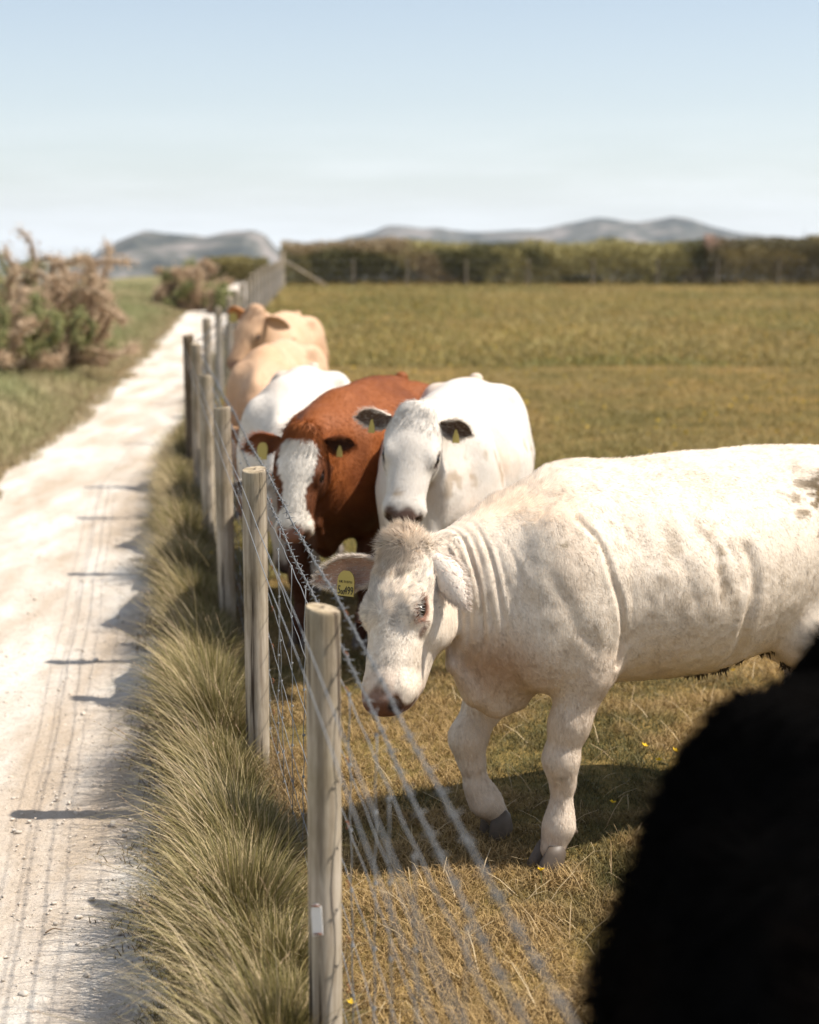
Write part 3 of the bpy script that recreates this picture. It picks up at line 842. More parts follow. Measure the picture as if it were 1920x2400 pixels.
def hero_paint(V, q, N):
    c = np.tile(np.array([.80, .715, .615]), (len(V), 1))
    warm = fbm(V * 4, 12, 3)
    c = mixc(c, (.62, .48, .36), .4 * smooth01(.0, .5, warm))
    c = mixc(c, (.46, .29, .18), .8 * (1 - smooth01(.02, .22, np.linalg.norm((V - (.66, .08, .60)) / (1, 1, .8), axis=1))))  # under-jaw shadow painted brown on the chest
    c = mixc(c, (.66, .50, .36), .30 * (1 - smooth01(.42, .62, V[:, 2])))
    c = mixc(c, (.70, .53, .38), .4 * (1 - smooth01(0, .10, np.abs(V[:, 2] - 1.05))) * smooth01(.35, .5, V[:, 0]) * (V[:, 0] < .72))
    # dried dung and mud on flank, thigh and knees
    d1 = fbm(V * np.array([16, 16, 34]), 31, 4); zone = np.exp(-(((V[:, 0] + .42) / .16) ** 2 + ((V[:, 2] - .98) / .14) ** 2)) 
    c = mixc(c, (.20, .14, .07), smooth01(.12, .35, d1 - .25 + .6 * zone) * zone * 1.2)
    z2 = np.exp(-(((V[:, 0] - .08) / .20) ** 2 + ((V[:, 2] - .86) / .12) ** 2)); d2 = fbm(V * np.array([22, 22, 18]), 37, 4)
    c = mixc(c, (.34, .25, .15), .75 * smooth01(.10, .4, d2) * z2)
    z3 = np.exp(-(((V[:, 0] - .42) / .16) ** 2 + ((V[:, 2] - .93) / .12) ** 2)); d3 = fbm(V * 42, 41, 3)
    c = mixc(c, (.24, .18, .09), .8 * smooth01(.38, .55, d3) * z3)
    c = mixc(c, (.10, .07, .035), smooth01(.0, .25, fbm(V * 18, 44, 3)) * (1 - smooth01(.475, .50, V[:, 2])) * (V[:, 2] > .40) * (np.abs(V[:, 1]) < .2) * (V[:, 0] < .12) * (V[:, 0] > -.45))
    kd = np.linalg.norm((V - (.50, .16, .275)) / (.02, .03, .012), axis=1); c = mixc(c, (.12, .09, .05), .7 * (1 - smooth01(.4, 1.3, kd)))
    c = mixc(c, (.45, .33, .24), .5 * (1 - smooth01(.03, .13, V[:, 2])))
    c = head_paint(c, q, (.15, .070, .045), (.30, .15, .10))
    c = mixc(c, (.62, .44, .34), .35 * np.exp(-((q[:, 0] - .45) / .05) ** 2) * (np.abs(q[:, 1]) < .06) * (q[:, 0] < .5))
    return np.clip(c, 0, 1)
def hero_weight(fc, fq):
    w = np.ones(len(fc))
    head = (fq[:, 0] > -.06) & (fq[:, 0] < .47) & (np.abs(fq[:, 1]) < .13) & (fq[:, 2] > -.28) & (fc[:, 0] > .66)
    w = np.where(head, 2.6, w)
    w = np.where((fq[:, 0] < .10) & (fq[:, 0] > -.09) & (np.abs(fq[:, 1]) < .09) & (fq[:, 2] > -.09), 3.5, w)
    w = np.where((fq[:, 0] > .466) & (fq[:, 2] > -.13) & (fc[:, 0] > .8), .0, w)
    e = np.linalg.norm((np.stack([fq[:, 0], np.abs(fq[:, 1]), fq[:, 2]], -1) - (.213, .100, -.062)) / (.030, .05, .020), axis=1)
    w = np.where(e < 1, 0, w)
    w = np.where((fc[:, 0] < .3) & (fc[:, 1] < 0), .35, w)
    return w
def hero_style(B, q, n, Hm):
    ex, ey, ez = Hm[:, 0], Hm[:, 1], Hm[:, 2]; N_ = len(B); L = lambda m, a, b: a * (1 - m) + b * m
    jit = .03 * vnoise(B * 30, 19)
    fl = np.tile(np.array([-.75, 0, -.65]), (N_, 1)); fl[:, 2] -= .6 * (B[:, 2] < .55)
    fl = fl + np.array([0, 0, .5]) * smooth01(1.02, 1.12, B[:, 2])[:, None]
    head = ((q[:, 0] > -.06) & (q[:, 0] < .53) & (np.abs(q[:, 1]) < .14) & (q[:, 2] > -.27) & (B[:, 0] > .68)).astype(float)
    r0 = q[:, 0] - .225; r1 = q[:, 1]
    hd = ex * (r0 / .07)[:, None] + ey * (r1 / .06)[:, None]; hd /= np.linalg.norm(hd, axis=1)[:, None] + .15
    m = smooth01(.25, .33, q[:, 0])[:, None]; hd = hd * (1 - m) + (ex + ey * (r1 * 2)[:, None]) * m
    fl = L(head[:, None], fl, hd)
    ln = L(head, .013, .009); lift = L(head, R(17), R(14))
    topl = smooth01(1.03, 1.09, B[:, 2]) * (1 - head); ln = L(topl, ln, .018); lift = L(topl, lift, R(28))
    fore = head * smooth01(-.10, -.06, q[:, 2] + jit) * (1 - smooth01(.20, .30, q[:, 0] + jit)); ln = L(fore, ln, .024); lift = L(fore, lift, R(19))
    poll = (1 - smooth01(.055, .12, q[:, 0] + jit)) * smooth01(-.12, -.07, q[:, 0]) * (1 - smooth01(.06, .10, np.abs(q[:, 1]))) * smooth01(-.13, -.08, q[:, 2]) * (B[:, 0] > .72)
    pf = ex * 1.0 + ey * (r1 * 7)[:, None] + ez * .1 + 0 * fl
    bk = 1 - smooth01(-.02, .04, q[:, 0] + jit)
    pf = L(bk[:, None], pf, ey * (r1 * 12)[:, None] + np.array([.2, 0, .9]))
    fl = L(poll[:, None], fl, pf); ln = L(poll, ln, .034); lift = L(poll, lift, R(15)); lift = L(poll * bk, lift, R(42)); lift = lift * (1 + poll * .35 * rng.normal(size=N_)); fl = fl + poll[:, None] * rng.normal(0, .35, (N_, 3)); ln = L(poll * bk, ln, .040)
    belly = (B[:, 2] < .50) & (B[:, 2] > .40) & (B[:, 0] < .10) & (B[:, 0] > -.42) & (np.abs(B[:, 1]) < .2); ln = np.where(belly, .028, ln)
    wd = .00075 + .0004 * smooth01(.015, .03, ln)
    crest = smooth01(.97, 1.03, B[:, 2]) * smooth01(.5, .56, B[:, 0]) * smooth01(.4, .8, n[:, 2]) * (1 - poll); ln = L(crest, ln, .024); lift = L(crest, lift, R(38))
    tint = np.ones((N_, 3)) * 1.04; warmp = (poll * smooth01(-.08, -.03, q[:, 2]))[:, None] * .8
    tint = tint * (1 - warmp) + np.array([1.02, .94, .85]) * warmp
    tint = tint * (.84 + .28 * smooth01(-.6, .6, vnoise(B * np.array([60, 60, 22]), 23)))[:, None]
    return fl, ln, lift, wd, tint
def hero_clump(q, B, key):
    head = (q[:, 0] < .30) & (q[:, 2] > -.14) & (B[:, 0] > .70) & (np.abs(q[:, 1]) < .13)
    pl = (q[:, 0] < .10) & head
    if key == 'big': return np.where(pl, .55, 0.0)
    return np.where(pl, .2, np.where(head, .6, .15))
far_bent = [((.46, -.16, .72), .085), ((.45, -.165, .57), .075), ((.545, -.155, .43), .060), ((.615, -.145, .325), .050),
            ((.603, -.143, .255), .036), ((.583, -.142, .175), .034), ((.556, -.14, .125), .044), ((.512, -.14, .072), .035)]
cream_in, cream_out = (.50, .36, .30), (.78, .70, .62)
hero = build_cow('cow', dict(
    h=.0060, rich=True, loc=(.778, 5.08), yaw=R(210), label='cream white cow in front, head lowered beside the round fence post, numbered yellow ear tag',
    hw=1.15, hz=1.05, crest=-.03, bend=-.05, neck=.86,
    poll=(.918, -.060, .950), nose=(1.083, .100, .556), brow=(.86, .16, .42), legs=[fleg(1, .015), far_bent, [((-.58, .17, .78), .13), ((-.39, .185, .60), .108), ((-.56, .17, .45), .064)] + hleg(1, .06)[3:], hleg(-1, .0)],
    hoof_dirs=[(.2, -.2), (-.45, -.9), (.2, -.2), (.2, -.2)], displace=hero_disp, paint=hero_paint, tailcol=(.7, .62, .52),
    ears=[dict(side=-1, dir=(.10, -.85, .38), open=(.65, .35, .63), len=.25, wid=.058, inner=(.46, .30, .24), outer=cream_out, hairs=3000, droop=.16, hl=.9,
               tag=dict(text=True, u=.5, face=(.88, .50, .12), w=.056, h=.070)),
          dict(side=1, dir=(.60, .66, -.40), open=(-.08, -.47, -.87), len=.165, wid=.052, rim=.7, inner=(.46, .30, .24), outer=cream_out, hairs=2600, droop=.35, hl=.7)],
    hair=dict(count=280000, weight=hero_weight, style=hero_style, clump=hero_clump)))

# ---- general hair for the others
def coat_style(L0, Lp, liftdeg=18, w0=.0012):
    def st(B, q, n, Hm):
        N_ = len(B); ex, ey, ez = Hm[:, 0], Hm[:, 1], Hm[:, 2]
        fl = np.tile(np.array([-.75, 0, -.65]), (N_, 1)); head = (q[:, 0] > -.06) & (q[:, 0] < .5) & (np.abs(q[:, 1]) < .13) & (q[:, 2] > -.26) & (q[:, 2] < .05)
        fl = np.where(head[:, None], ex + 0 * fl, fl); ln = np.full(N_, L0); lift = np.full(N_, R(liftdeg))
        poll = (q[:, 0] < .10) & (q[:, 0] > -.09) & (np.abs(q[:, 1]) < .095) & (q[:, 2] > -.10) & (q[:, 2] < .05)
        fl = np.where(poll[:, None], ex * .8 + ey * (q[:, 1] * 7)[:, None], fl); ln = np.where(poll, Lp, ln); lift = np.where(poll, R(40), lift)
        return fl, ln, lift, np.full(N_, w0), np.ones((N_, 3))
    return st
no_clump = lambda q, B, key: np.full(len(B), .10 if key == 'big' else .03)
def coat_weight(fc, fq):
    w = np.ones(len(fc)); w = np.where((fq[:, 0] > .466) & (np.abs(fq[:, 1]) < .09) & (fq[:, 2] > -.13) & (fq[:, 2] < .1), 0, w)
    w = np.where((fq[:, 0] < .10) & (fq[:, 0] > -.09) & (np.abs(fq[:, 1]) < .09) & (np.abs(fq[:, 2]) < .09), 1.6, w); return w

def lumps(V, N, off):
    P2 = V[:, [0, 2]]; d = (.013 * fbm(V * 4.5, 17, 3) + .004 * np.sin(V[:, 0] * 62 + V[:, 2] * 14) * smooth01(.62, .8, V[:, 2]) * (V[:, 2] < 1.05) * (np.abs(V[:, 0] - .08) < .28)) * off
    A = np.abs(V[:, 1]) > .05
    d -= A * .010 * np.exp(-(poly_dist(P2, [(.46, 1.06), (.40, .9), (.36, .7)]) / .02) ** 2)
    d -= A * .010 * np.exp(-(poly_dist(P2, [(-.06, .9), (-.07, .7), (-.08, .55)]) / .025) ** 2)
    return d
def paint_white(V, q, N):
    c = np.tile(np.array([.72, .68, .63]), (len(V), 1)); w = fbm(V * 3.5, 52, 3)
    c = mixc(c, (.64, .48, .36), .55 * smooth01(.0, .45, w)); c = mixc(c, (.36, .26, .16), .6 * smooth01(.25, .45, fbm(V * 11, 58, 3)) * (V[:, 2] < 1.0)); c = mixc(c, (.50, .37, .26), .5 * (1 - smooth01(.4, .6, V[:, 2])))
    return np.clip(head_paint(c, q, (.11, .065, .05), (.06, .035, .028)), 0, 1)
def paint_red(V, q, N):
    c = np.tile(np.array([.27, .082, .019]), (len(V), 1)); w = fbm(V * np.array([3, 6, 5]), 61, 3)
    c = mixc(c, (.15, .040, .010), .8 * smooth01(-.1, .45, w)); c = mixc(c, (.38, .125, .035), .6 * smooth01(.1, .5, fbm(V * 3, 66, 3)))
    c = mixc(c, (.03, .010, .005), .8 * (1 - smooth01(.55, .82, V[:, 2])))  # shadow of the underside painted into the coat, near black below
    inhead = (q[:, 0] > .0) & (q[:, 2] > -.20) & (q[:, 2] < .1) & (np.abs(q[:, 1]) < .16)
    # white blaze: broad on the forehead, narrower between the eyes, wraps the muzzle
    wid = np.interp(q[:, 0], [.03, .07, .14, .2, .28, .36, .42, .55], [.040, .070, .080, .072, .046, .044, .075, .09])
    m = (np.abs(q[:, 1]) + .006 * vnoise(V * 60, 3) < wid) & inhead & (q[:, 0] > .045) & ((q[:, 2] > -.095) | (q[:, 0] > .40))
    c = mixc(c, (.80, .76, .70), m.astype(float))
    dk = inhead & ~m & (q[:, 0] > .12) & (q[:, 0] < .40)
    c = mixc(c, (.09, .032, .015), .75 * dk)
    return np.clip(head_paint(c, q, (.24, .12, .085), (.05, .02, .012)), 0, 1)
def paint_tan(V, q, N):
    c = np.tile(np.array([.62, .40, .25]), (len(V), 1)); w = fbm(V * 3, 71, 3)
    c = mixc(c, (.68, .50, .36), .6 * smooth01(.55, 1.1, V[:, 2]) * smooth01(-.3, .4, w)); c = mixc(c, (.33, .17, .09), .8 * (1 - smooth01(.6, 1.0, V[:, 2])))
    return np.clip(head_paint(c, q, (.3, .18, .13), (.3, .17, .1)), 0, 1)
def paint_black(V, q, N):
    c = np.tile(np.array([.0035, .0032, .003]), (len(V), 1)); return mixc(c, (.006, .004, .003), .5 * smooth01(0, .5, fbm(V * 4, 81, 2)))

def std_hair(n, L0, Lp, w0, lift=18): return dict(count=n, clump=no_clump, weight=coat_weight, style=coat_style(L0, Lp, lift, w0))
red_in, red_out = (.055, .025, .018), (.36, .12, .04)
wht_in, wht_out = (.13, .085, .065), (.76, .69, .61)
legs4 = lambda a=0, b=0, c=0, d=0: [fleg(1, a), fleg(-1, b), hleg(1, c), hleg(-1, d)]
def dirv(rz): return (math.cos(rz), math.sin(rz))

# white cow facing the camera: local +x points towards the camera and slightly left
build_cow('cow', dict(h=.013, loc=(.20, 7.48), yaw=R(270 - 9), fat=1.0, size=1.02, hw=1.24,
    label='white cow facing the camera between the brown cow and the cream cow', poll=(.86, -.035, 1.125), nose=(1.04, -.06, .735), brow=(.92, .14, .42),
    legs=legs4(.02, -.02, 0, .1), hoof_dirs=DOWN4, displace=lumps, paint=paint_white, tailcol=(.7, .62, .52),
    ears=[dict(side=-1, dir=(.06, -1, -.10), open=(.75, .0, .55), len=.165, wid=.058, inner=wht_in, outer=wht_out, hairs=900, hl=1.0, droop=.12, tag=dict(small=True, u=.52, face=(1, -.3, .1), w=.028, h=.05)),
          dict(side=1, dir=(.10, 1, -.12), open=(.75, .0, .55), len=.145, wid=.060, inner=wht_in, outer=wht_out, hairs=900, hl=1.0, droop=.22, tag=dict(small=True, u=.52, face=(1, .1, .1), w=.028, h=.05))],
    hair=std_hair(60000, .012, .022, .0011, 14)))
# brown cow with a white face
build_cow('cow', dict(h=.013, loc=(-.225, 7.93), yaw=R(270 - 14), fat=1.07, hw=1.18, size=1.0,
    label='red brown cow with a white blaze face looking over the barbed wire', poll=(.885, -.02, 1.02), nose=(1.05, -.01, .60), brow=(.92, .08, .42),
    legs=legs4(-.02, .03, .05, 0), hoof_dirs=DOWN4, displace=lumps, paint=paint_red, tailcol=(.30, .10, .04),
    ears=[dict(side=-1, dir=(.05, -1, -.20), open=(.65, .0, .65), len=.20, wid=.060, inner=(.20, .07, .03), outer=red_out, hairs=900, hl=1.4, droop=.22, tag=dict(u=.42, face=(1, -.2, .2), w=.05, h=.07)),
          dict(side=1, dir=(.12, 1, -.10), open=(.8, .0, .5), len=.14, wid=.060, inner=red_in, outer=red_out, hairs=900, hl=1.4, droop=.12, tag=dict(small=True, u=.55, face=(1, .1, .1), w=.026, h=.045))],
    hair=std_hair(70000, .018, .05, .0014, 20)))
low = dict(poll=(1.02, .05, .72), nose=(1.15, .12, .26), brow=(.95, .1, .3))
build_cow('cow', dict(h=.018, loc=(-.605, 9.15), yaw=R(270 - 4), size=.975, fat=.78, label='white cow behind the brown cow with only its pale back showing', **low,
    legs=legs4(), hoof_dirs=DOWN4, displace=lumps, paint=paint_white, tailcol=(.7, .62, .52),
    ears=[dict(side=s, dir=(.1, s, -.15), open=(.7, 0, .6), inner=wht_in, outer=wht_out, hairs=150, droop=.1) for s in (-1, 1)], hair=std_hair(20000, .018, .035, .002)))
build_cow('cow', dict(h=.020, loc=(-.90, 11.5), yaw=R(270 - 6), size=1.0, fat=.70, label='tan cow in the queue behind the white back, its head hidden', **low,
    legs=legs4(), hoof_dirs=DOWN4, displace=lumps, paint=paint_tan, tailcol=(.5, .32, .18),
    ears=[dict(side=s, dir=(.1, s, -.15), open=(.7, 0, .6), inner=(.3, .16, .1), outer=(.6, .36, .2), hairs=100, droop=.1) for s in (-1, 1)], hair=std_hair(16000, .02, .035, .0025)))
build_cow('cow', dict(h=.020, loc=(-1.12, 14.6), yaw=R(262), size=1.07, fat=.78, label='farthest cow, tan, with its head turned to the fence and an orange ear', poll=(.84, .0, 1.22), nose=(1.00, -.14, .80), brow=(.9, -.2, .42),
    legs=legs4(.03), hoof_dirs=DOWN4, displace=lumps, paint=paint_tan, tailcol=(.5, .32, .18),
    ears=[dict(side=-1, dir=(.1, -1, -.15), open=(.7, 0, .6), inner=(.5, .22, .08), outer=(.66, .30, .11), hairs=150, droop=.1, tag=dict(u=.55, face=(1, 0, .1), w=.06, h=.07)),
          dict(side=1, dir=(.1, 1, -.15), open=(.7, 0, .6), inner=(.6, .38, .22), outer=(.62, .40, .24), hairs=150, droop=.1)], hair=std_hair(14000, .02, .035, .0025)))
# black cow right beside the photographer; its shaggy rump fills the corner of the picture
def black_style(B, q, n, Hm):
    fl, ln, lift, wd, tint = coat_style(.032, .05, 30, .0016)(B, q, n, Hm)
    cl = smooth01(.35, .75, vnoise(B * 11, 90)); ln = ln * (1 + 1.1 * cl); lift = lift * (1 + .7 * cl)
    return fl, ln, lift, wd, tint
build_cow('cow', dict(h=.016, loc=(.715, 1.45), yaw=R(278.7), size=1.09, fat=1.26, egg=.44, low=.50, dull=True, label='black shaggy cow close to the camera in the lower right corner, out of focus', poll=(.88, .10, 1.05), nose=(1.06, .16, .62), brow=(.9, .1, .42),
    legs=legs4(), hoof_dirs=DOWN4, displace=lumps, paint=paint_black, tailcol=(.01, .01, .01),
    ears=[dict(side=s, dir=(.1, s, -.15), open=(.7, 0, .6), inner=(.01, .008, .008), outer=(.012, .01, .01), hairs=150, droop=.1) for s in (-1, 1)],
    hair=dict(count=70000, weight=coat_weight, style=black_style, clump=lambda q, B, key: np.full(len(B), .8 if key == 'big' else 0))))

# ------------------------------------------------------------------ stock fence
fence = empty('wire_fence', (0, 0, 0)); tag(fence, 'post and wire stock fence with barbed strands running away beside the track', 'fence')
def post_mesh(r, hgt, seed, below=.25, k=20, lean=(0, 0)):
    zs = np.concatenate([[-below], np.linspace(0, hgt - .012, 16), [hgt - .004, hgt]]); a = np.arange(k) * 2 * math.pi / k
    rows = []
    for i, z in enumerate(zs):
        rr = r * (1 + .03 * np.sin(a * 2 + seed) + .02 * np.sin(a * 3 + seed * 2 + z)) * (1 + .02 * math.sin(z * 3 + seed))
        if i == len(zs) - 2: rr = rr * .985
        if i == len(zs) - 1: rr = rr * .94
        tilt = .006 * np.cos(a + seed) if i >= len(zs) - 2 else 0
        rows.append(np.stack([np.cos(a) * rr + lean[0] * z, np.sin(a) * rr + lean[1] * z, z + tilt + 0 * a], -1))
    V = np.concatenate(rows); n = len(zs)
    i = np.arange(n - 1)[:, None] * k; j = np.arange(k)[None]; j2 = (j + 1) % k
    F = np.stack([i + j, i + j2, i + k + j2, i + k + j], -1).reshape(-1, 4)
    V = np.vstack([V, [lean[0] * hgt, lean[1] * hgt, hgt]])
    T = np.stack([(n - 1) * k + j[0], (n - 1) * k + j2[0], np.full(k, n * k)], -1)
    C = np.ones((len(V), 3)); C[-1] = (1.25, 1.2, 1.12); C[-1 - k:-1] = (1.2, 1.15, 1.08)
    return V, F, T, C
# distance, radius, height
POSTS = [(-.96, .040, 1.03), (1.24, .040, 1.03), (3.44, .0365, 1.026), (5.64, .0415, 1.034), (7.85, .040, 1.04), (10.05, .040, 1.03), (12.25, .036, 1.10), (13.9, .044, 1.08),
         (17.0, .042, 1.10), (21.0, .042, 1.09), (24.8, .045, 1.10)] + [(27.6 + 2.9 * i, .045, 1.10) for i in range(15)]
PCOL = {13.9: (.40, .36, .32)}
posts = []
for i, (y, r, hh) in enumerate(POSTS):
    V, F, T, C = post_mesh(r, hh, i * 1.7, lean=(random.uniform(-.012, .012) * (i > 3), random.uniform(-.01, .01) * (i > 3)))
    if y in PCOL: C = C * np.array(PCOL[y])
    else: C = C * random.uniform(.88, 1.05)
    o = mesh_np('post', V, [F, T], M['wood'], fence, True, C)
    # flat-shade the top
    sm = np.ones(len(o.data.polygons), bool); sm[-len(T):] = False; o.data.polygons.foreach_set('use_smooth', sm)
    x = float(fx(y)); o.location = (x, y, float(ground_z(x, y))); posts.append((o, x, y, r, hh))
def gl(y, off=0.0): 
    x = fx(y) + off; return x
LINE_H = [.10, .20, .31, .43, .56, .70, .85]
wy = np.concatenate([np.arange(-1.2, 16, .06), np.arange(16, 70.1, .6)])
gz0 = ground_z(fx(wy) + .02, wy)
sag = lambda y: np.sin(np.clip((y - 1.24) / 2.2, -9, 99) * math.pi) ** 2
FS = .052   # netting is stapled on the field side of the posts
for k, hgt in enumerate(LINE_H):
    mbw = MB(); per = .15
    off = FS + .006 * np.sin(wy * 1.7 + k) * (wy < 16)
    z = gz0 + hgt - .010 * sag(wy) + .003 * np.sin(wy * 2 * math.pi / .3 + k) * (wy < 16)
    tube(mbw, np.stack([fx(wy) + off, wy, z], -1), (.00105 if k < 6 else .0013), 5)
    o = mbw.build('line_wire', M['wire'], fence, color=False)
# upright stay wires with knots at each line wire
def stay_mb(mb, top=.85):
    pass
smb = MB(); zz = np.linspace(.10, .85, 16)
tube(smb, np.stack([.002 * np.sin(zz * 40), .004 * np.sin(zz * 22), zz], -1), .0014, 5)
for hgt in LINE_H:
    th = np.linspace(0, 4 * math.pi, 13)
    tube(smb, np.stack([.0032 * np.cos(th), (th / (4 * math.pi) - .5) * .020, hgt + .0032 * np.sin(th)], -1), .0013, 4)
stay = smb.build('stay_wire', M['wire'], fence, color=False)
ys = np.arange(1.0, 15.9, .30); first = True
for y in ys:
    o = stay if first else stay.copy()
    if not first: COL.objects.link(o)
    first = False
    x = float(fx(y)); o.location = (x + FS + .003, y, float(ground_z(x, y)) - .010 * float(sag(y)))
    o.rotation_euler = (random.uniform(-.05, .05), random.uniform(-.02, .02), 0)
mbw = MB()
for y in np.arange(16.2, 70, .30):
    x = float(fx(y)); z = float(ground_z(x, y)); tube(mbw, [(x + FS, y, z + .1), (x + FS, y, z + .85)], .0016, 3, cap=False)
tag(mbw.build('far_stay_wires', M['wire'], fence, color=False), kind='stuff')
# barbed strands: two twisted wires with four-point barbs
for bi, hgt in enumerate((1.012, .925)):
    mbw = MB(); y = np.concatenate([np.arange(-1.2, 9, .012), np.arange(9, 16, .05), np.arange(16, 70, .6)])
    base = np.stack([fx(y) + FS - .004, y, ground_z(fx(y), y) + hgt - (.012 + .006 * bi) * sag(y) + .002 * np.sin(y * 9)], -1)
    tw = y * 2 * math.pi / .045
    for ph in (0, math.pi):
        P = base.copy(); m = y < 9; P[:, 0] += np.cos(tw + ph) * .0019; P[:, 2] += np.sin(tw + ph) * .0019
        tube(mbw, P, .0011, 4)
    w = mbw.build('barbed_wire', M['wire'], fence, color=False)
    bb = MB()
    for q, yb in enumerate(np.arange(.6, 22, .10)):
        yb = yb + random.uniform(-.008, .008); c = np.array([np.interp(yb, y, base[:, k]) for k in range(3)])
        th = np.linspace(0, 3.2 * math.pi, 10)
        tube(bb, c + np.stack([.0036 * np.cos(th), (th / 10 - .5) * .010, .0036 * np.sin(th)], -1), .0012, 4)
        ph = random.uniform(0, 6.28)
        for j in range(4):
            a = ph + j * math.pi / 2 + random.uniform(-.3, .3); d = np.array([math.cos(a), random.uniform(-.5, .5), math.sin(a)])
            tube(bb, [c + d * .002, c + d * .007, c + d * .014], [.0013, .0012, .0004], 4)
    tag(bb.build('barbs', M['wire'], w, color=False), kind='stuff')
# two plain wires on the track side
for hgt in (.985, .905):
    y = np.concatenate([np.arange(1.24, 26, .2)]); mbw = MB()
    tube(mbw, np.stack([fx(y) - .046, y, ground_z(fx(y) , y) + hgt - .012 * sag(y)], -1), .0013, 5)
    mbw.build('plain_wire', M['wire'], fence, color=False)
# staples
sb = MB(); th = np.linspace(0, math.pi, 7)
tube(sb, np.stack([.004 + .007 * np.sin(th) * 1.0, 0 * th, .008 * np.cos(th)], -1), .0014, 5)
st0 = None
for (o, x, y, r, hh) in posts[1:7]:
    for hgt in LINE_H + [1.012, .925]:
        if st0 is None: st0 = sb.build('staple', M['rust'], o, color=False); s_ = st0
        else: s_ = st0.copy(); COL.objects.link(s_); s_.parent = o
        s_.location = (r + .004, random.uniform(-.004, .004), hgt); s_.rotation_euler = (random.uniform(-.4, .4), 0, 0)
# white plate on the nearest post
pm = MB(); w2, h2 = .0125, .036
pv_ = [(-w2, -h2), (w2 * .9, -h2 * .86), (w2, h2 * .80), (w2 * .2, h2), (-w2 * .7, h2 * .92), (-w2, h2 * .4)]
V = [(a, 0, b) for a, b in pv_] + [(a, .0018, b) for a, b in pv_]
me = bpy.data.meshes.new('plate'); k = len(pv_)
me.from_pydata(V, [], [list(range(k)), list(range(k, 2 * k))[::-1]] + [(i, i + k, (i + 1) % k + k, (i + 1) % k) for i in range(k)])
me.materials.append(M['plate']); po = bpy.data.objects.new('post_plate', me); COL.objects.link(po)
x1, y1 = posts[2][1], posts[2][2]; aa = R(-112)
po.location = (x1 + math.cos(aa) * .0395, y1 + math.sin(aa) * .0395, .366); po.rotation_euler = (0, R(-4), aa + R(90))
tag(po, 'small white plastic plate stapled to the nearest fence post', 'plate')
for dz in (-.030, .031):
    nb = MB(); tube(nb, [(-.009, -.002, dz), (.010, -.003, dz + .002)], .0018, 5); nb.build('rusty_pin', M['rust'], po, color=False)

# far fence along the hedge
ffence = empty('field_fence', (0, 0, 0)); tag(ffence, 'low post and wire fence in front of the long hedge across the field', 'fence')
proto = None
for i, px in enumerate((597, 745, 857, 980, 1110, 1245, 1380, 1505, 1632, 1760)):
    yy = 70.0 if px == 597 else 73.2; x = (px * 1.113 - 960) / 4000 * yy
    big = px == 597
    V, F, T, C = post_mesh(.10 if big else .048, 1.42 if big else 1.12, i, k=10)
    o = mesh_np('post', V, [F, T], M['wood'], ffence, True, C * (1.1 if big else .50))
    o.location = (x, yy, float(ground_z(x, yy)))
mbw = MB(); zc = float(ground_z(-5.1, 70))
tube(mbw, [(-5.05, 70.0, zc + 1.05), (-3.45, 71.2, zc + .02)], .055, 8)
mbw.build('brace_strut', M['wood'], ffence)
for hgt in (.35, .7, 1.05):
    mbw = MB(); xs = np.linspace(-5.1, 22, 40); yy = np.interp(xs, [-5.1, -2.2, 22], [70, 73.2, 73.2]); tube(mbw, np.stack([xs, yy, ground_z(xs, yy) + hgt], -1), .004, 4)
    mbw.build('line_wire', M['wire'], ffence, color=False)

# ------------------------------------------------------------------ foliage
def leaf_cloud(P, size, cols, up=.0, aspect=.5):
    """one small two-triangle leaf at every point"""
    n = len(P); d = rng.normal(size=(n, 3)); d[:, 2] += up; d /= np.linalg.norm(d, axis=1)[:, None]
    s = np.cross(d, rng.normal(size=(n, 3))); s /= np.linalg.norm(s, axis=1)[:, None]
    L = size * rng.uniform(.6, 1.4, n)[:, None]
    V = np.stack([P, P + d * L * .5 + s * L * aspect * .5, P + d * L, P + d * L * .5 - s * L * aspect * .5], 1).reshape(-1, 3)
    return V, np.arange(n * 4, dtype=np.int32).reshape(-1, 4), np.repeat(cols, 4, 0)

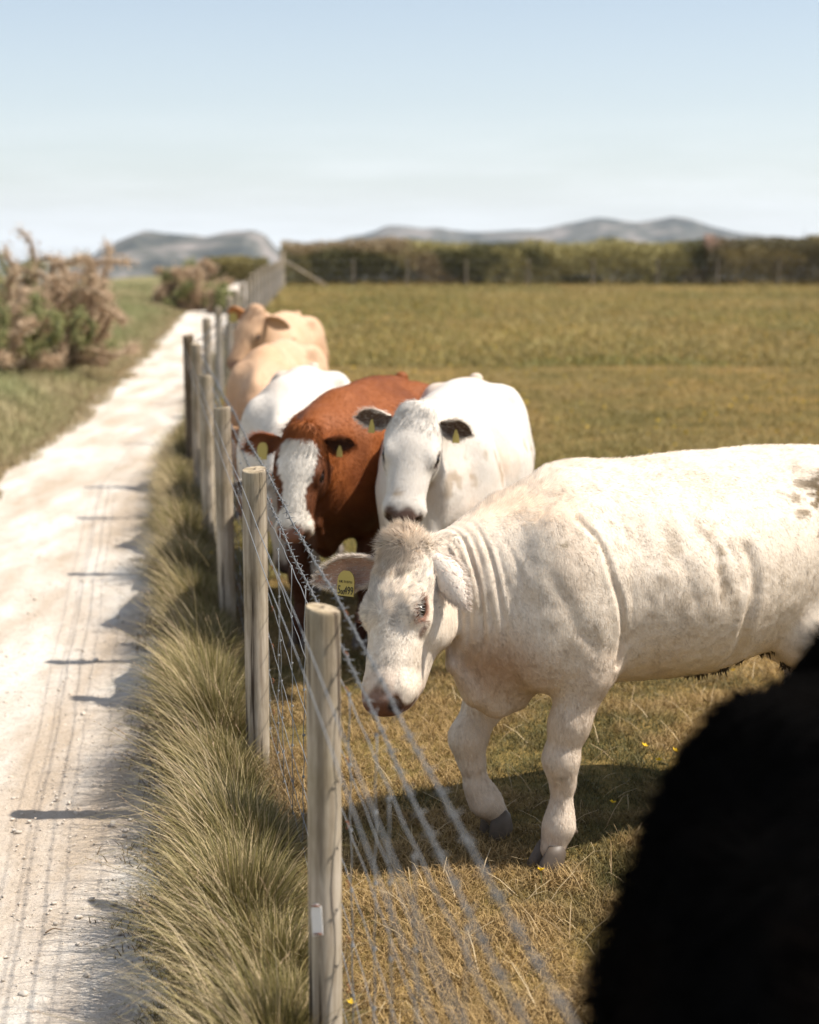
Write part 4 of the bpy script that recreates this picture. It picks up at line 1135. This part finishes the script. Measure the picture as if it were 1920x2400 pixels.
def hedge(name, xs, y0, depth, height, base, n, label, seed, pal):
    root = empty(name, ((xs[0] + xs[1]) / 2, y0, float(base)))
    cx = (xs[0] + xs[1]) / 2; L = xs[1] - xs[0]
    u = rng.random(n) * L - L / 2
    a = rng.random(n) * math.pi
    hh = height * (1 + .11 * fbm(np.stack([u / 1.7 + seed, 0 * u], -1), seed, 3)) 
    lump = 1 + .22 * fbm(np.stack([u * 1.1, a * 1.5], -1), seed + 3, 3)
    rr = rng.random(n) ** .35
    y = -np.cos(a) * depth / 2 * lump * rr; z = np.abs(np.sin(a)) ** .55 * hh * (.25 + .75 * rr) * (.94 + .06 * lump)
    z = np.where(rng.random(n) < .35, rng.random(n) * hh * .9, z)
    P = np.stack([u, y, z], -1)
    t1 = fbm(np.stack([u * .55, z * .9], -1), seed + 9, 3); w = smooth01(-.12, .16, t1)[:, None]
    c = np.array(pal[0]) * w + np.array(pal[1]) * (1 - w)
    br = smooth01(.25, .5, fbm(np.stack([u * .35 + 5, z * .5], -1), seed + 20, 2))[:, None]; c = c * (1 - br) + np.array(pal[2]) * br
    c = c * rng.uniform(.6, 1.35, (n, 1))
    V, F, C = leaf_cloud(P, .11, c, .3, .55)
    tag(mesh_np('foliage', V, F, M['leaf'], root, False, C), kind='stuff')
    sm = MB()
    for k in range(int(L * 3)):
        x = random.uniform(-L / 2, L / 2); y_ = random.uniform(-.2, .2); hgt = height * random.uniform(.6, 1.0)
        if random.random() < .12: hgt = height * random.uniform(1.05, 1.18)
        tube(sm, [(x, y_, -.1), (x + random.uniform(-.1, .1), y_, hgt * .5), (x + random.uniform(-.2, .2), y_, hgt)], [.03, .02, .008], 4, (.10, .075, .05))
    tag(sm.build('stems', M['leaf'], root), kind='stuff')
    tag(root, label, 'hedge'); return root
hedge('hedge', (-5.6, 13.0), 75.5, 2.2, 1.86, .36, 90000, 'long dense olive green hedge across the far end of the field', 2, [(.38, .33, .14), (.15, .14, .06), (.34, .26, .15)])
hedge('hedge', (12.8, 26.0), 74.8, 2.6, 2.02, .36, 60000, 'darker taller hedge at the right end of the far hedge line', 5, [(.30, .24, .11), (.15, .125, .06), (.44, .29, .22)])
hedge('hedge', (-9.7, -6.8), 82, 2.2, 1.15, .35, 20000, 'short low hedge beyond the fence bend on the left', 8, [(.30, .25, .10), (.16, .14, .055), (.30, .20, .12)])

def gorse(name, c, R_, H_, nb, label, dead, seed, size=.06, group=None, thick=1.0):
    """gorse bush: crooked branches sheathed in spiny shoots, some dead and brown"""
    rs = np.random.default_rng(seed); root = empty(name, (c[0], c[1], float(ground_z(c[0], c[1]))))
    wood = MB(); Ps = []; Cs = []
    for b in range(nb):
        a = rs.uniform(0, 2 * math.pi); el = rs.uniform(.15, 1.45)
        d = np.array([math.cos(a) * math.cos(el), math.sin(a) * math.cos(el) * .8, math.sin(el)])
        p = np.array([rs.uniform(-.4, .4) * R_, rs.uniform(-.3, .3) * R_, 0.0]); Lb = rs.uniform(.65, 1.08) * (R_ * math.cos(el) + H_ * math.sin(el)) * .9
        pts = [p.copy()]; n = 16
        for k in range(n):
            d = d + rs.normal(0, .50, 3) * (.3 + k / n); d[2] += .03 - .10 * (k > 9) * (pts[-1][2] > .5); d /= np.linalg.norm(d); p = p + d * Lb / n
            p[2] = max(p[2], .08); hl = math.hypot(p[0], p[1]); p[:2] *= min(1, R_ * .92 / max(hl, 1e-6)); pts.append(p.copy())
        pts = np.array(pts); tube(wood, pts, np.linspace(.028, .006, n + 1), 5, (.34, .26, .18) if rs.random() < .5 else (.20, .15, .10))
        isd = rs.random() < dead
        m = int(rs.integers(800, 1100)); t_ = rs.uniform(.22, 1, m) * n; i = np.minimum(t_.astype(int), n - 1); f = (t_ - i)[:, None]
        q = pts[i] * (1 - f) + pts[i + 1] * f
        tb = np.arange(4, n + 1); tube(wood, pts[4:], (.050 + .055 * np.abs(np.sin(tb * .9 + b))) * thick * .30 * np.linspace(1, .6, len(tb)), 7, (.40, .29, .19) if isd else (.17, .17, .075))
        rad = (.050 + .055 * np.abs(np.sin(t_ * .9 + b))) * thick
        o = rs.normal(size=(m, 3)); o /= np.linalg.norm(o, axis=1)[:, None]; q = q + o * (rad * (.35 + .85 * rs.random(m) * (.6 + .4 * np.sin(t_ * 4 + b))))[:, None]
        q[:, 2] = np.maximum(q[:, 2], .02)
        hue = rs.random(m)[:, None]
        base = np.array((.66, .50, .345)) * hue + np.array((.46, .33, .215)) * (1 - hue) if isd else np.array((.42, .40, .17)) * hue + np.array((.20, .215, .09)) * (1 - hue)
        Ps.append(q); Cs.append(base * rs.uniform(.6, 1.35, (m, 1)))
    V, F, C = leaf_cloud(np.concatenate(Ps), size, np.concatenate(Cs), .2, .35)
    wood.build('branches', M['leaf'], root)
    tag(mesh_np('spiny_shoots', V, F, M['leaf'], root, False, C), kind='stuff')
    tag(root, label, 'bush', group); return root
gorse('gorse_bush', (-5.35, 24.6), 1.55, 2.0, 80, 'tall half dead gorse bush with twisted brown branches left of the track', .88, 1, .045, thick=1.55)
gorse('gorse_bush', (-5.55, 22.6), 1.0, 1.1, 40, 'low green and brown gorse in front of the tall dead gorse', .55, 5, .05, thick=1.4)
gorse('gorse_bush', (-5.45, 27.6), .8, 1.15, 34, 'greenish gorse tapering down beside the track behind the tall one', .5, 2, .05, thick=1.3)
gorse('gorse_bush', (-5.85, 46.0), 1.15, 1.6, 44, 'rounded olive and brown bush beside the track near the crest', .4, 3, .08, thick=1.9)
gorse('gorse_bush', (-4.75, 43.5), .55, .6, 16, 'small dark bush against the fence where the track disappears', .25, 4, .07, thick=1.3)
gorse('gorse_bush', (-8.3, 31.5), .9, .8, 20, 'small pale gorse far left behind the tall one', .5, 6)

# ------------------------------------------------------------------ grass
def blades(name, x, y, hgt, lean_dir, lean, width, seg, c0, c1, kind='stuff', curl=1.5, zoff=0.0):
    n = len(x); z = ground_z(x, y) - .004 + zoff
    u = np.linspace(0, 1, seg + 1)
    ld = np.stack([np.cos(lean_dir), np.sin(lean_dir), 0 * lean_dir], -1)
    face = lean_dir + math.pi / 2 + rng.normal(0, .8, n); wv = np.stack([np.cos(face), np.sin(face), 0 * face], -1)
    base = np.stack([x, y, z], -1)
    rows = []; cols = []
    for k, uu in enumerate(u):
        bend = lean * uu ** curl
        ctr = base + ld * (hgt * bend)[:, None] + np.array([0, 0, 1.]) * (hgt * uu * np.sqrt(np.maximum(.08, 1 - (lean * uu * .75) ** 2)))[:, None]
        w = (width * (1 - uu ** 1.6) * .5)[:, None] * wv
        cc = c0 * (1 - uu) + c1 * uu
        if k < seg: rows += [ctr - w, ctr + w]; cols += [cc, cc]
        else: rows += [ctr]; cols += [cc]
    m = 2 * seg + 1
    V = np.stack(rows, 1).reshape(-1, 3); C = np.stack(cols, 1).reshape(-1, 3)
    b = (np.arange(n) * m)[:, None]
    quads = np.concatenate([b + np.array([2 * k, 2 * k + 1, 2 * k + 3, 2 * k + 2]) for k in range(seg - 1)]) if seg > 1 else np.zeros((0, 4), int)
    tris = b + np.array([2 * seg - 2, 2 * seg - 1, 2 * seg])
    fs = ([quads.astype(np.int32)] if len(quads) else []) + [tris.astype(np.int32)]
    o = mesh_np(name, V, fs, M['blade'], None, False, C); tag(o, kind=kind); return o
def pal(n, a, b, dry, pdry, noise=None):
    w = rng.random((n, 1)); c = np.array(a) * w + np.array(b) * (1 - w)
    if noise is not None: c = c * (1 + .35 * noise[:, None])
    d = rng.random(n) < pdry; c[d] = np.array(dry) * rng.uniform(.7, 1.2, (d.sum(), 1)); return c

# tall verge tussocks along the fence foot
TU = []
y = 2.0
while y < 30:
    TU.append((y + random.uniform(-.1, .1), random.uniform(-.18, -.04), random.uniform(.7, 1.2)))
    if random.random() < .7: TU.append((y + random.uniform(-.1, .1), random.uniform(-.12, -.05), random.uniform(.6, .95)))
    y += random.uniform(.13, .24) * (1 if y < 9 else 1.5)
TU = np.array(TU)
n = 125000
dens = np.where(TU[:, 0] < 9, 1.0, .42) * TU[:, 2] ** 2
ti = rng.choice(len(TU), n, p=dens / dens.sum())
ang = rng.uniform(0, 2 * math.pi, n); rad = np.abs(rng.normal(0, .085, n)) * TU[ti, 2]
yy = TU[ti, 0] + np.sin(ang) * rad; ss = TU[ti, 1] + np.cos(ang) * rad * .85
ss = np.clip(ss, -.25 + .05 * rng.random(n), -.015 - .05 * rng.random(n))
xx = fx(yy) + ss
hh = rng.uniform(.15, .33, n) * TU[ti, 2] * (1 - .42 * smooth01(-.15, -.03, ss)) * (.82 + .35 * vnoise(np.stack([xx * 2.3, yy * 2.3], -1), 55))
out = np.arctan2(np.sin(ang), np.cos(ang) - .55) + rng.normal(0, .65, n)   # lean outwards and towards the track
ln = np.clip(.30 + rad * 4.2 + rng.normal(0, .27, n), .05, 1.2)
far = yy > 9
c0 = pal(n, (.016, .017, .007), (.05, .043, .018), (.15, .10, .05), .12)  # near-black roots: shading inside the tussocks is put into the colour
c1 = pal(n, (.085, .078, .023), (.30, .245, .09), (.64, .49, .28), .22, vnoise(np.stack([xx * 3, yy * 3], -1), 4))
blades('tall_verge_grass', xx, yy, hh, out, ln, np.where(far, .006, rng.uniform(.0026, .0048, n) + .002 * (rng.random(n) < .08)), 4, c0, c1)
# long arching straws hanging out over the track
n = 2600; yy = 2.8 + 12 * rng.random(n) ** 1.3; ss = rng.uniform(-.22, -.08, n); xx = fx(yy) + ss
blades('arching_straws', xx, yy, rng.uniform(.24, .42, n), math.pi + rng.normal(0, .55, n), rng.uniform(.5, 1.15, n), rng.uniform(.0022, .0036, n), 5,
       pal(n, (.12, .10, .04), (.25, .19, .09), (.30, .2, .1), .3), pal(n, (.40, .34, .16), (.62, .50, .28), (.75, .60, .40), .4))
# brown dead thatch low at the feet of the tussocks
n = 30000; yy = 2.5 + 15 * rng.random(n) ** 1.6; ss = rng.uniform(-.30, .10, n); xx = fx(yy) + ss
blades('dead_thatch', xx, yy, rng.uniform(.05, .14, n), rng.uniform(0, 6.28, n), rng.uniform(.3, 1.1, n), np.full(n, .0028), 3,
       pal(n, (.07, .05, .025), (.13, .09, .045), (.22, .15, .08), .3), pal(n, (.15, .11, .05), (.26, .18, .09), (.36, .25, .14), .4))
# dark litter with the verge's shadow band in its colour, thinning over the track
n = 16000; yy = 2.6 + 13 * rng.random(n) ** 1.5; ss = right_edge(yy) + .03 - np.abs(rng.normal(0, .055, n)) * (1 + .6 * vnoise(np.stack([yy * 4, 0 * yy], -1), 33)); xx = fx(yy) + ss
blades('edge_shade_litter', xx, yy, rng.uniform(.015, .05, n), rng.uniform(0, 6.28, n), rng.uniform(.7, 1.3, n), rng.uniform(.0024, .005, n), 2,
       pal(n, (.05, .035, .02), (.11, .08, .045), (.22, .15, .08), .25), pal(n, (.08, .06, .03), (.20, .15, .085), (.36, .27, .16), .25))
# grazed pasture, near: dense curled blades
def field_pts(n, y0, y1, x0, x1, p=1.0):
    y = y0 + (y1 - y0) * rng.random(n) ** p
    lo = np.maximum(fx(y) - .02, -.26 * y - .1); hi = .27 * y + .35
    return lo + (hi - lo) * rng.random(n), y
n = 210000; x, y = field_pts(n, 3.2, 9.0, 0, 0, 1.25)
patch = fbm(np.stack([x * 1.6, y * 1.6], -1), 14, 3); fine = vnoise(np.stack([x * 9, y * 9], -1), 15)
dry = smooth01(-.42, .22, patch + .35 * fine)[:, None]
cg0, cg1 = np.array((.045, .040, .013)), np.array((.17, .15, .05)); cd0, cd1 = np.array((.15, .095, .036)), np.array((.55, .375, .165))
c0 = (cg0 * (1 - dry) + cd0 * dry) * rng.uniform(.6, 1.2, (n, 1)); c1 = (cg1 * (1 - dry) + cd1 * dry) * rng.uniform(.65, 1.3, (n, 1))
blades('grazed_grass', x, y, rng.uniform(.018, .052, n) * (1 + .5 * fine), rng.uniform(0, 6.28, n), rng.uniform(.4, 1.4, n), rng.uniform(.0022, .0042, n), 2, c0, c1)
# straw lying about
n = 1500; x, y = field_pts(n, 3.2, 10, 0, 0, 1.2)
blades('loose_straw', x, y, rng.uniform(.05, .16, n), rng.uniform(0, 6.28, n), rng.uniform(1.1, 1.33, n), np.full(n, .0032), 3, pal(n, (.40, .30, .17), (.50, .38, .22), (.3, .2, .1), .2), pal(n, (.50, .38, .22), (.58, .46, .28), (.3, .2, .1), .2), curl=1.1)
n = 110000; x, y = field_pts(n, 9.0, 26, 0, 0, 1.5)
patch = fbm(np.stack([x * .8, y * .5], -1), 24, 3); dry = smooth01(-.3, .5, patch + .5 * rng.normal(0, .4, n))[:, None]
c1 = (np.array((.26, .21, .066)) * (1 - dry) + np.array((.44, .315, .13)) * dry) * rng.uniform(.65, 1.25, (n, 1))
big = vnoise(np.stack([x * .28, y * .16], -1), 91); c1 = c1 * (1 + .22 * big[:, None]) * np.where(big[:, None] > 0, 1, np.array([.95, 1.03, .95]))
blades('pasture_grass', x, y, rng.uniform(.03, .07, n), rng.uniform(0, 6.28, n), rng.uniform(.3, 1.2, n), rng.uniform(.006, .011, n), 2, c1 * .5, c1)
n = 70000; x, y = field_pts(n, 26, 75, 0, 0, 1.3)
dry = np.clip(rng.random((n, 1)) + .6 * fbm(np.stack([x * .16, y * .10], -1), 25, 3)[:, None], 0, 1); c1 = (np.array((.31, .26, .085)) * (1 - dry) + np.array((.40, .305, .12)) * dry) * rng.uniform(.6, 1.25, (n, 1))
big = vnoise(np.stack([x * .28, y * .12], -1), 91); c1 = c1 * (1 + .25 * big[:, None]) * np.where(big[:, None] > 0, 1, np.array([.93, 1.04, .95]))
blades('far_pasture_grass', x, y, rng.uniform(.04, .10, n), rng.uniform(0, 6.28, n), rng.uniform(.2, 1.0, n), rng.uniform(.02, .05, n), 1, c1 * .6, c1)
# left bank grass
n = 90000; y = 13 + 50 * rng.random(n) ** 1.5; s = left_edge(y) + .05 - 6.5 * rng.random(n) ** 1.3; x = fx(y) + s
dd = smooth01(-.2, .5, fbm(np.stack([x * .9, y * .6], -1), 28, 3))[:, None]; edge = (1 - smooth01(0, .7, left_edge(y) - s))[:, None]
c1 = (np.array((.34, .34, .155)) * (1 - dd) + np.array((.52, .43, .24)) * dd) * rng.uniform(.7, 1.2, (n, 1)); c1 = c1 * (1 - edge * .6) + np.array((.36, .24, .14)) * edge * .6
blades('bank_grass', x, y, rng.uniform(.08, .20, n) * (1 - .6 * edge[:, 0]), rng.uniform(0, 6.28, n), rng.uniform(.2, .9, n), rng.uniform(.007, .016, n), 2, c1 * .7, c1)
n = 9000; y = 10 + 30 * rng.random(n) ** 1.4; s = left_edge(y) + .16 * rng.random(n) ** 2 + .10 * vnoise(np.stack([y * 2.2, 0 * y], -1), 61); x = fx(y) + s
blades('edge_grass', x, y, rng.uniform(.03, .10, n), rng.uniform(0, 6.28, n), rng.uniform(.3, 1.1, n), rng.uniform(.005, .010, n), 2, pal(n, (.16, .14, .06), (.25, .2, .1), (.36, .27, .16), .4), pal(n, (.30, .27, .12), (.44, .35, .19), (.5, .38, .24), .4))
# seed heads over the verge
sh = MB()
for k in range(150):
    yb = 3.4 + 9 * random.random() ** 1.3; xb = float(fx(yb)) + random.uniform(-.30, -.0); zb = float(ground_z(xb, yb)); L_ = random.uniform(.26, .46)
    a = random.gauss(math.pi, .9); l = random.uniform(.15, .8); P = [np.array([xb + math.cos(a) * L_ * l * u ** 2, yb + math.sin(a) * L_ * l * u ** 2, zb + L_ * u * (1 - .3 * l * u)]) for u in np.linspace(0, 1, 6)]
    tube(sh, P, .0008, 3, (.34, .27, .14), cap=False)
    d = P[-1] - P[-2]; d /= np.linalg.norm(d)
    for m_ in range(14):
        c = P[-1] + d * m_ * .0032; rr = np.random.default_rng(k * 20 + m_).normal(size=3); rr /= np.linalg.norm(rr)
        sh.add([c - rr * .001, c + rr * .0012, c + d * .008 + rr * .0035], [(0, 1, 2)], (.46, .33, .21))
tag(sh.build('seed_heads', M['blade']), kind='stuff')

# ------------------------------------------------------------------ buttercups
def buttercup_mesh(hgt):
    mb = MB(); tube(mb, [(0, 0, 0), (.004, 0, hgt * .5), (0, .003, hgt)], .0008, 4, (.10, .13, .04))
    for k in range(5):
        a = k * 2 * math.pi / 5; d = np.array([math.cos(a), math.sin(a), 0]); s = np.array([-d[1], d[0], 0]); c = np.array([0, .003, hgt])
        mb.add([c, c + d * .006 + s * .005 + (0, 0, .004), c + d * .012 + (0, 0, .008), c + d * .006 - s * .005 + (0, 0, .004)], [(0, 1, 2, 3)], (.80, .52, .02))
    return mb
bp = None
BC = [((1137, 1840), 'yellow buttercup just in front of the standing front hoof'), ((1385, 1603), 'larger yellow buttercup left of the black cow\'s outline'), ((1343, 1570), 'yellow buttercup up and left of the larger one in the grass'),
      ((1408, 1580), 'yellow buttercup nearest the black cow\'s edge'), ((1283, 1695), 'yellow buttercup beside loose straw behind the standing leg'), ((1553, 1415), 'yellow buttercup under the cow\'s udder line'), ((1310, 1430), 'yellow buttercup below the cow\'s belly behind the foreleg'),
      ((727, 2115), 'yellow buttercup at the foot of the nearest post')]
for (px, py), lab in BC:
    a = math.atan((py * 1.113 - 1200) / 4000) + R(8.67); hgt = .05; d = (1.75 - hgt) / math.tan(a); zc = d * math.cos(R(8.67)) + 1.7 * math.sin(R(8.67)); x = (px * 1.113 - 960) / 4000 * zc
    if bp is None: bp = buttercup_mesh(hgt).build('buttercup', M['leaf']); o = bp
    else: o = bp.copy(); COL.objects.link(o)
    o.location = (x, d, float(ground_z(x, d))); o.rotation_euler = (random.uniform(-.4, .1), random.uniform(-.3, .3), random.uniform(0, 6)); o.scale = (1.1,) * 3
    tag(o, lab, 'flower', 'yellow buttercups in the grass')
n = 2600; x, y = field_pts(n, 9, 60, 0, 0, .9); keep = vnoise(np.stack([x * .35, y * .2], -1), 77) > -.35; x, y = x[keep], y[keep]; n = len(x)
P = np.stack([x, y, ground_z(x, y) + rng.uniform(.05, .11, n)], -1)
V, F, C = leaf_cloud(P, .03, np.tile(np.array([[.62, .42, .04]]), (n, 1)) * rng.uniform(.7, 1.1, (n, 1)), .0, .9)
tag(mesh_np('distant_buttercups', V, F, M['leaf'], None, False, C), kind='stuff')

# ------------------------------------------------------------------ stones and twigs
def rock(seed, r, flat=.65):
    rs = np.random.default_rng(seed); nu, nv = 7, 10
    u = np.linspace(0, math.pi, nu); w = np.arange(nv) * 2 * math.pi / nv
    S = np.stack([np.sin(u)[:, None] * np.cos(w), np.sin(u)[:, None] * np.sin(w), np.cos(u)[:, None] + 0 * w], -1).reshape(-1, 3)
    for k in range(5):
        nn = rs.normal(size=3); nn /= np.linalg.norm(nn); h_ = S @ nn; S = S - nn * np.maximum(h_ - .62, 0)[:, None]
    S = S * rs.uniform(.75, 1.2, 3); S[:, 2] *= flat
    i = np.arange(nu - 1)[:, None] * nv; j = np.arange(nv)[None]; j2 = (j + 1) % nv
    return S * r, np.stack([i + j, i + nv + j, i + nv + j2, i + j2], -1).reshape(-1, 4)
def ground_at(px, py, z=-.2):
    a = math.atan((py * 1.113 - 1200) / 4000) + R(8.67); d = (1.75 - z) / math.tan(a); zc = d * math.cos(R(8.67)) + (1.75 - z) * math.sin(R(8.67)); return (px * 1.113 - 960) / 4000 * zc, d
ST = [((238, 1756), .016, 'grey pointed stone in the shadow of the near post'), ((262, 1780), .011, 'pale round pebble at the grass edge below the post shadow'), ((270, 1806), .012, 'white flat pebble lowest of those at the grass edge'),
      ((62, 1750), .009, 'small pale pebble near the tip of the post shadow'), ((30, 1768), .008, 'tiny white pebble at the very tip of the post shadow'), ((50, 2120), .014, 'brown flat stone near the lower left corner of the track'),
      ((165, 2010), .008, 'small stone on the bare lower track'), ((120, 1700), .008, 'little buff stone above the post shadow')]
for k, ((px, py), r, lab) in enumerate(ST):
    V, F = rock(k, r); x, d = ground_at(px, py); o = mesh_np('stone', V, F, M['stone'], None, False, np.tile(np.array([[.55, .49, .42]]), (len(V), 1)))
    o.location = (x, d, float(ground_z(x, d)) + r * .35); tag(o, lab, 'stone')
gm = MB(); k = 0
rk = [rock(100 + i, 1, .7) for i in range(8)]
for k in range(8000):
    yb = 3.4 + 9 * rng.random() ** 1.4; le, re = float(left_edge(yb)), float(right_edge(yb)); s = rng.uniform(le, re + .05) if k % 3 else re - abs(rng.normal(0, .10))
    xb = float(fx(yb)) + s; r = .0022 + .0040 * rng.random() ** 3 + (rng.uniform(.004, .010) if rng.random() < .03 else 0); V, F = rk[k % 8]; a = rng.uniform(0, 6.28); ca, sa = math.cos(a), math.sin(a)
    W = V * r; W = np.stack([W[:, 0] * ca - W[:, 1] * sa, W[:, 0] * sa + W[:, 1] * ca, W[:, 2]], -1); q = rng.uniform(.75, 1.2)
    gm.add(W + (xb, yb, float(ground_z(xb, yb)) + r * .2), F, (.58 * q, .51 * q, .43 * q))
tag(gm.build('gravel', M['stone'], smooth=False), kind='stuff')
for (px, py), L_, a, lab in (((193, 1388), .07, 2.6, 'short dark twig lying on the track'), ((115, 1990), .05, .6, 'thin dry twig on the lower track')):
    x, d = ground_at(px, py); mb = MB(); z = float(ground_z(x, d)) + .006
    tube(mb, [(x + math.cos(a) * L_ * u - L_ / 2, d + math.sin(a) * L_ * u + .006 * math.sin(u * 5), z + .006 * math.sin(u * 3)) for u in np.linspace(0, 1, 6)], np.linspace(.003, .0012, 6), 5, (.20, .14, .09))
    tag(mb.build('twig', M['stone']), lab, 'twig')
